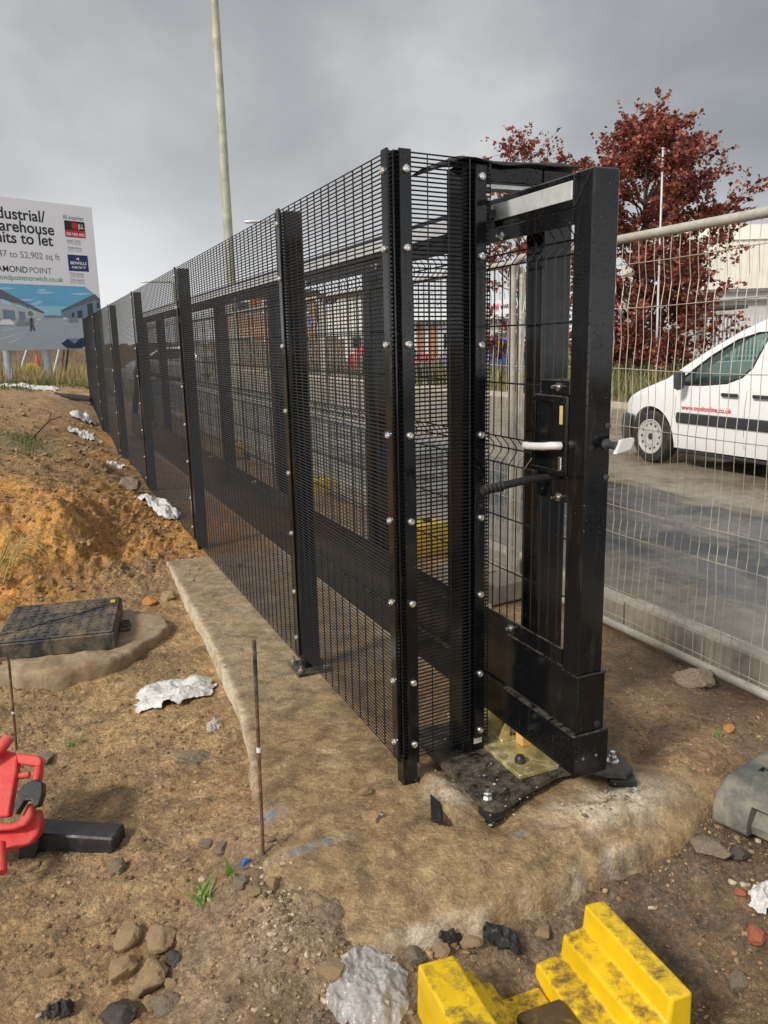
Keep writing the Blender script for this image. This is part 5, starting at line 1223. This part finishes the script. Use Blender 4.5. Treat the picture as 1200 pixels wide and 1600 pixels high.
bag('membrane_scrap', 'small black scrap of membrane lying left of the torn one in the trench', 'plastic scrap', hit(700, 1470), .09, .05, .3, .05, 33, 'black_rubber')
bag('membrane_scrap', 'black rag at the bottom left corner of the dirt', 'plastic scrap', hit(92, 1588), .09, .05, .2, .05, 35, 'black_rubber')
p = hit(120, 628); o = thing('black_pipe', 'short black pipe lying on the bank near the far fence end', 'pipe', None, tuple(p)); MB().tube([(-.55, .5, .08), (.1, -.05, .07), (.4, -.3, .05)], .06, 10).build('tube', 'black_plastic', o, True); MB().lathe([(.07, 0), (.07, .08)], (-.55, .5, .08), (-.74, .67, .01), 12).build('collar', 'black_plastic', o, True)

# stones
def rock_mesh(seed, sub=3, rough=.28, flat=.75, sharp=1.0):
    bm = bmesh.new(); bmesh.ops.create_icosphere(bm, subdivisions=sub, radius=1); rnd = random.Random(seed); of = Vector((rnd.random()*50, rnd.random()*50, rnd.random()*50))
    planes = [(Vector((rnd.gauss(0, 1), rnd.gauss(0, 1), rnd.gauss(0, 1))).normalized(), rnd.uniform(.50, .86)) for _ in range(11)]
    for v in bm.verts:
        d = v.co.normalized(); r = 1.0
        for pn, pd in planes:
            k = d.dot(pn)
            if k > .05: r = min(r, pd/k) if sharp else r
        r *= 1 + rough*.45*mnoise.noise(d*1.7+of) + rough*.3*mnoise.noise(d*4.5+of) + rough*.14*mnoise.noise(d*11+of)
        v.co = d*r; v.co.z *= flat
    me = bpy.data.meshes.new('stone'); bm.to_mesh(me); bm.free(); return me
def stone(name, label, x, y, wpx, hpx, mat, seed, rz=0.0, p=None, sink=.35, cat='stone', group=None, sub=4):
    p = hit(x, y) if p is None else p; dep = (p - Vector((0, 0, EYE))).dot(CF); sx_ = wpx/2*dep/FPX; sy_ = hpx/2*dep/FPX
    me = rock_mesh(seed, sub); me.materials.append(MATS[mat]); me.polygons.foreach_set('use_smooth', [True]*len(me.polygons)); me.name = name
    try: me.set_sharp_from_angle(angle=R(24))
    except Exception: pass
    o = bpy.data.objects.new(name, me); COL.objects.link(o); o.scale = (sx_*1.12, max(sx_*.8, sy_*1.1), sy_*1.15); o.rotation_euler = (0, 0, rz); o.location = p + Vector((0, 0, sy_*sink)); return tag(o, label, cat, group)
SR = [('tan angular stone, upper left of the four grouped in the bottom left dirt', 197, 1472, 50, 42, 'rock_tan', 1), ('pale triangular stone, upper right of the four grouped stones', 251, 1474, 54, 50, 'rock_tan', 2),
      ('ochre lumpy stone below the upper left one of the group', 191, 1522, 54, 48, 'rock_tan', 3), ('tall rounded tan stone in the middle of the stone group', 236, 1540, 52, 58, 'rock_tan', 4),
      ('smooth dark brown stone at the bottom of the stone group', 196, 1592, 62, 42, 'rock_dark', 5), ('grey-brown wedge stone right of the smooth dark stone', 258, 1578, 32, 44, 'rock_grey', 6),
      ('dark clod tucked behind the tall tan stone', 271, 1508, 32, 26, 'rock_dark', 7), ('small yellowish pebble right of the smooth dark stone', 234, 1572, 22, 26, 'rock_tan', 8),
      ('small round stone beside the tall tan stone', 266, 1543, 24, 22, 'rock_tan', 9), ('long pointed mud clod below the crumpled white sheet', 302, 1190, 54, 28, 'rock_grey', 10),
      ('grey clod touching the foot of the hooked pin', 68, 1192, 40, 26, 'rock_grey', 11), ('little upright tan stone before the end of the black barrier foot', 182, 1362, 24, 34, 'rock_grey', 12),
      ('flat pale chip left of the little upright stone', 55, 1354, 24, 12, 'rock_tan', 13), ('big grey earth clod beside the bottom rail of the fence panel', 1085, 1068, 74, 46, 'rock_grey', 14),
      ('flat orange stone in the dark earth on the right', 1137, 1141, 24, 15, 'rock_orange', 15), ('small narrow stone alone in the left foreground', 80, 1522, 14, 28, 'rock_tan', 16),
      ('pale rounded stone left of the upright pin foot', 322, 1320, 30, 15, 'rock_grey', 18), ('pale stone nearest the foot of the upright pin', 345, 1331, 30, 24, 'rock_grey', 19), ('blue painted pebble at the foot of the upright pin', 383, 1353, 18, 13, 'blue_stone', 20),
      ('whitish stone left of the blue pebble', 378, 1384, 26, 24, 'rock_grey', 21), ('brown stone right of the upright pin foot', 428, 1384, 20, 26, 'rock_tan', 22), ('cream pebble below the pin among the gravel', 398, 1400, 24, 20, 'rock_tan', 23),
      ('tan stone in the trench under the white lip of the slab', 690, 1490, 38, 30, 'rock_tan', 25), ('pale stone beside the grey one in the trench', 650, 1500, 36, 30, 'rock_grey', 26),
      ('pale jagged rubble in the trench just left of the torn membrane', 735, 1478, 34, 22, 'rock_tan', 41), ('wet brown lump in the trench right of the torn membrane', 850, 1462, 36, 18, 'rock_tan', 42), ('brown clod near the clear bag', 515, 1520, 44, 40, 'rock_tan', 27), ('dark flake near the broken grey foot', 1112, 1330, 70, 26, 'rock_grey', 28), ('dark rounded lump under the broken grey foot', 1150, 1338, 34, 26, 'rock_dark', 29),
      ('red brick fragment close to the white scrap at the right edge', 1183, 1468, 34, 34, 'brick_red', 30), ('small brick chip above the white scrap', 1158, 1398, 22, 12, 'brick_red', 31), ('brown lump low at the right edge', 1150, 1545, 40, 30, 'rock_grey', 32),
      ('orange clay lump behind the chamber cover', 235, 943, 30, 18, 'rock_orange', 33), ('pale clay block between chamber cover and slab', 262, 938, 32, 22, 'rock_tan', 34), ('brown clod on the bank above the white sack', 205, 765, 40, 34, 'rock_grey', 35)]
for i, (lab, x, y, a, b_, m_, sd_) in enumerate(SR): stone('stone', lab, x, y, a, b_, m_, sd_, sd_*1.3)
stone('stone', 'small clod alone on the muddy slab left of the corner post', 527, 1232, 22, 16, 'rock_tan', 40, p=W(-.135, -.01, .0))
# chunk of concrete and kerb piece behind the gate
o = thing('concrete_chunk', 'broken pale concrete slab piece lying behind the gate beam', 'rubble', None, W(.98, 1.25, .0), AZ+.5)
bev(MB().prism([(-.20, -.10), (.02, -.14), (.16, -.05), (.18, .10), (-.06, .14), (-.22, .06)], 2, -.02, .075).build('slab_piece', 'block_concrete', o), .01)
o = thing('concrete_block', 'grey concrete block foot behind the gate by the temporary fence panels', 'concrete block', None, W(1.36, 1.72, -.01), AZ+.15)
bev(MB().prism([(-.16, 0), (.16, 0), (.13, .12), (-.13, .12)], 1, -.26, .30).build('block', 'block_concrete', o), .012)
MB().box(-.05, .05, -.05, .05, .1202, .13, .003).build('recess', 'rock_grey', o)
def foot(label, t, s, rz=0.0):
    o = thing('ballast_block', label, 'ballast block', 'yellow feet under the temporary fence panels', W(t, s, -.03), AZ+rz)
    if s > 4: o.scale = (.62, .8, .7)
    b_ = bev(MB().prism([(-.36, 0), (.36, 0), (.36, .09), (.28, .15), (.15, .23), (-.15, .23), (-.28, .15), (-.36, .09)], 1, -.12, .12).build('block', 'yellow_clean', o), .012)
    for x in (-.06, .06): MB().lathe([(.03, 0), (.03, .01), (.022, .012)], (x, 0, .23), n=12).build('socket', 'black_rubber', o)
foot('yellow plastic fence foot glimpsed through the short mesh panel beside the gate frame', 1.44, 2.75, .1)
foot('yellow fence foot seen through the second bay of the black mesh', 1.60, 5.32)
foot('yellow fence foot seen through the third bay of the black mesh', 1.60, 8.84)
# loose fixings on the concrete
def fixing(label, t, s, kind):
    o = thing('loose_nut' if kind else 'loose_bolt', label, 'nut' if kind else 'bolt', None, W(t, s, .0), AZ+.7)
    if kind:
        MB().lathe([(.014, 0), (.014, .006), (.010, .008)], (0, 0, 0), n=14).build('washer', 'bolt_steel', o); MB().lathe([(.010, .008), (.010, .018), (.008, .02)], (0, 0, 0), n=6).build('hex', 'bolt_steel', o)
    else:
        MB().tube([(-.02, 0, .006), (.02, 0, .006)], .004, 8).build('shank', 'bolt_steel', o, True); MB().lathe([(.008, 0), (.008, .006)], (.02, 0, .006), (1, 0, 0), 6).build('head', 'bolt_steel', o)
fixing('silver washer and nut on the concrete right of the gate end', .66, -.40, True); fixing('small silver bolt lying on the muddy slab before the corner post', -.155, -.17, False)

# ------------------------------------------------------------------ gravel and plants
rnd = random.Random(9); base_p = []
for sd_ in range(6): 
    me = rock_mesh(100+sd_, 1, .5, .7); base_p.append((np.array([v.co[:] for v in me.vertices]), [tuple(p.vertices) for p in me.polygons])); bpy.data.meshes.remove(me)
def slab_top(t, s): return -.012 if (-.44 < t < .8 and -.5 < s < 2.9) else None
gv = []; gf_ = []; cnt = 0
def pebble(x, y, r, z):
    global cnt
    bv, bf = base_p[rnd.randrange(6)]; a = rnd.uniform(0, 6.28); c_, s_ = math.cos(a), math.sin(a); k = np.array([r*rnd.uniform(.8, 1.3), r*rnd.uniform(.7, 1), r*rnd.uniform(.7, 1)])
    q = bv*k; q = np.stack([q[:, 0]*c_-q[:, 1]*s_ + x, q[:, 0]*s_+q[:, 1]*c_ + y, q[:, 2]+z+r*.15], -1); gv.append(q); gf_.extend([tuple(i+cnt for i in f) for f in bf]); cnt += len(bv)
def scatter(n, t0, t1, s0, s1, r0, r1, z=None, clus=None):
    P_ = []
    for _ in range(n):
        if clus: t = rnd.gauss(t0, t1); s = rnd.gauss(s0, s1)
        else: t = rnd.uniform(t0, t1); s = rnd.uniform(s0, s1)
        if z is None and slab_top(t, s) is not None: continue
        p = W(t, s); P_.append((p.x, p.y, r0*(r1/r0)**(rnd.random()**2.2)))
    if not P_: return
    A_ = np.array(P_); zz = dirt_z(A_[:, 0], A_[:, 1]) if z is None else np.full(len(A_), z)
    for (x, y, r), z_ in zip(P_, zz): pebble(x, y, r, z_)
scatter(420, -.56, .07, -.36, .12, .003, .016, clus=True)
scatter(500, -.45, .16, -.60, .10, .002, .014, clus=True)
scatter(2600, -1.5, -.35, -1.1, 1.2, .0012, .007)
scatter(160, -1.5, -.4, -1.0, .6, .006, .014)
scatter(420, -.4, 1.3, -1.2, -.60, .002, .016)
scatter(1200, .75, 1.6, -1.2, -.5, .0018, .018)
scatter(1300, .82, 1.6, -.5, 1.8, .0015, .008)
scatter(900, -.45, .9, -.56, -.02, .0010, .0035, -.012)
scatter(300, .60, .85, -.2, 1.4, .001, .004, .0)
scatter(1600, -1.6, -.3, .8, 3.4, .0015, .008)
scatter(900, -1.8, -.05, 3.1, 6.5, .003, .022)
scatter(500, -1.5, -.05, 6.5, 12, .005, .03)
scatter(70, .55, .07, -.40, .035, .003, .011, .012, True)
scatter(160, .24, .07, -.16, .12, .0015, .007, .043, True)
scatter(120, .10, .05, -.20, .10, .002, .010, -.004, True)
scatter(50, -.2, .25, 2.7, 3.0, .004, .02, .006)
scatter(90, -.35, .75, -.45, 1.2, .0012, .004, .004)
me = bpy.data.meshes.new('gravel'); me.from_pydata(np.concatenate(gv).tolist(), [], gf_); me.materials.append(MATS['pebbles']); o = bpy.data.objects.new('gravel', me); COL.objects.link(o); tag(o, 'loose pebbles and clods strewn over the mud', 'gravel', None, 'stuff')
cv, cf, cc = [], [], [0]
def crumbs(n, t0, t1, s0, s1, r0, r1, dens=None):
    rs = np.random.RandomState(int(n+100*abs(s0))); t = rs.uniform(t0, t1, n); s = rs.uniform(s0, s1, n)
    keep = ~((t > -.46) & (t < .85) & (s > -.52) & (s < 2.9)); keep &= (1.5*fbm(t, s, 1.6, 3) + .35*rs.rand(n) > .14); t, s = t[keep], s[keep]; n = len(t)
    x = ORG.x + DT.x*t + DS.x*s; y = ORG.y + DT.y*t + DS.y*s; z = dirt_z(x, y); r = r0*(r1/r0)**(rs.rand(n)**2.5)
    for kind in range(6):
        sel = np.where(np.arange(n) % 6 == kind)[0]; bv, bf = base_p[kind]
        if not len(sel): continue
        a = rs.uniform(0, 6.28, len(sel)); k = rs.uniform(.65, 1.3, (len(sel), 3))*r[sel, None]
        q = bv[None]*k[:, None]; ca, sa = np.cos(a)[:, None], np.sin(a)[:, None]
        q = np.stack([q[..., 0]*ca-q[..., 1]*sa+x[sel, None], q[..., 0]*sa+q[..., 1]*ca+y[sel, None], q[..., 2]+z[sel, None]+r[sel, None]*.2], -1).reshape(-1, 3)
        f = np.array(bf)[None] + (np.arange(len(sel))*len(bv))[:, None, None] + cc[0]; cv.append(q); cf.append(f.reshape(-1, 3)); cc[0] += len(q)
crumbs(3200, -1.5, -.35, -1.1, 1.4, .0025, .013); crumbs(3500, -.5, 1.4, -1.2, -.52, .0025, .013); crumbs(3500, .8, 1.62, -.6, 2.2, .0025, .010)
crumbs(2500, -1.7, -.28, 1.2, 3.2, .003, .014); crumbs(6000, -2.0, -.03, 3.0, 6.5, .004, .028); crumbs(3000, -2.2, -.03, 6.0, 12, .006, .04)
me = bpy.data.meshes.new('soil_crumbs'); me.from_pydata(np.concatenate(cv).tolist(), [], np.concatenate(cf).tolist()); me.materials.append(MATS['crumbs']); o = bpy.data.objects.new('soil_crumbs', me); COL.objects.link(o); tag(o, 'loose crumbs of brown soil over the churned ground', 'soil crumbs', None, 'stuff')
def blade(mb, p, h, w_, lean, rz, n=4):
    c_, s_ = math.cos(rz), math.sin(rz); vs = []
    for k in range(n+1):
        f = k/n; d = lean*f*f*h; ww = w_*(1-f)**.7; z = h*(f - .35*abs(lean)*f*f)
        for sg_ in (-1, 1): vs.append((p[0]+c_*d - s_*ww*sg_, p[1]+s_*d + c_*ww*sg_, p[2]+z))
    mb.add(vs, [(2*k, 2*k+1, 2*k+3, 2*k+2) for k in range(n)])
def grass(name, label, n, region, h0, h1, wd, mat, zf=None, clump=None):
    mb = MB(); P_ = []; tries = 0
    while len(P_) < n and tries < n*6:
        tries += 1; p = W(rnd.uniform(region[0], region[1]), rnd.uniform(region[2], region[3]))
        if clump and mnoise.noise(Vector((p.x, p.y, 0))*clump[0]) < clump[1]: continue
        P_.append((p.x, p.y))
    A_ = np.array(P_); zz = dirt_z(A_[:, 0], A_[:, 1]) if zf is None else np.full(len(A_), zf)
    for (x, y), z in zip(P_, zz): blade(mb, (x, y, z-.01), rnd.uniform(h0, h1), wd*rnd.uniform(.6, 1.3), rnd.uniform(.1, .8), rnd.uniform(0, 6.28), 3)
    o = mb.build(name, mat, None, recalc=False); return tag(o, label, 'grass', None, 'stuff')
grass('dry_grass', 'dry straw-coloured grass beyond the bank under the letting board', 9000, (-9, 1.2, 15.5, 34), .15, .55, .012, 'grass_straw', None, (.5, -.25))
grass('bank_grass', 'short green grass patch on the bank at the left edge', 2600, (-2.6, -.95, 6.2, 8.2), .02, .085, .004, 'grass_green', None, (1.6, .02))
grass('far_grass', 'green grass fringe between the bank and the dry grass', 3500, (-7, .6, 14.2, 18), .06, .2, .010, 'grass_green', None, (.8, -.1))
grass('verge_grass', 'tall rough green grass on the verge beyond the road', 16000, (10.5, 24, 2, 40), .15, .85, .022, 'grass_green', .09, (.35, -.3))
grass('verge_straw', 'straw-coloured stalks in the verge beyond the road', 2500, (10.5, 15.5, 2, 34), .3, .95, .012, 'grass_straw', .09, (.35, -.2))
def weed(name, label, c, n, h0, h1, wd, mat='weed_green', spread=.02):
    mb = MB()
    for _ in range(n): blade(mb, (c.x+rnd.gauss(0, spread), c.y+rnd.gauss(0, spread), c.z-.004), rnd.uniform(h0, h1), wd*rnd.uniform(.7, 1.2), rnd.uniform(.4, 1.5), rnd.uniform(0, 6.28), 5)
    for i, q in enumerate(mb.v): mb.v[i] = (q[0]-c.x, q[1]-c.y, q[2]-c.z)
    o = mb.build(name, mat, None, recalc=False); o.location = c; return tag(o, label, 'plant')
weed('weed', 'bright green weed with pointed leaves left of the gravel at the pin foot', hit(322, 1410), 9, .03, .085, .008, spread=.012)
weed('weed', 'single broad green leaf beside the upright pin', hit(362, 1372), 2, .05, .075, .011, spread=.004)
weed('grass_tuft', 'small green grass tuft in the mud behind the red barrier', hit(115, 1166), 46, .015, .045, .0018, 'weed_green', .014)
weed('grass_tuft', 'faint grass sprig to the right of the small green tuft', hit(174, 1148), 16, .01, .03, .0016, 'weed_green', .01)
weed('weed', 'little green sprout in the dark earth next to the orange stone', hit(1122, 1152), 7, .02, .045, .004, spread=.006)
weed('grass_tuft', 'tiny green tuft on the bank above the clay mound', hit(146, 775), 20, .03, .07, .003, 'grass_green', .04)
c = hit(2, 905); mb = MB()
for k in range(16):
    a = rnd.uniform(-.5, 1.2); L = rnd.uniform(.18, .42); hgt = rnd.uniform(.10, .34); x0, y0 = rnd.gauss(0, .05), rnd.gauss(0, .05)
    mb.tube([(x0+math.cos(a)*L*f, y0+math.sin(a)*L*f*.5, hgt*math.sin(f*math.pi*rnd.uniform(.7, .95)) - .02) for f in np.linspace(0, 1, 7)], .0035, 5, True, .0015)
o = mb.build('dead_grass_tuft', 'straw', None, True); o.location = c; tag(o, 'tangle of bent yellow dead stalks at the left edge of the clay bank', 'plant')
c = hit(62, 690); mb = MB(); mb.tube([(-.1, .0, .0), (0, 0, .10), (.12, .05, .22), (.24, .1, .25)], .014, 6, True, .006); mb.tube([(.1, .04, .19), (.12, .12, .3)], .007, 5, True, .004)
o = mb.build('dead_twig', 'bark', None, True); o.location = c; tag(o, 'dark broken twig sticking out of the bank below the green patch', 'twig')
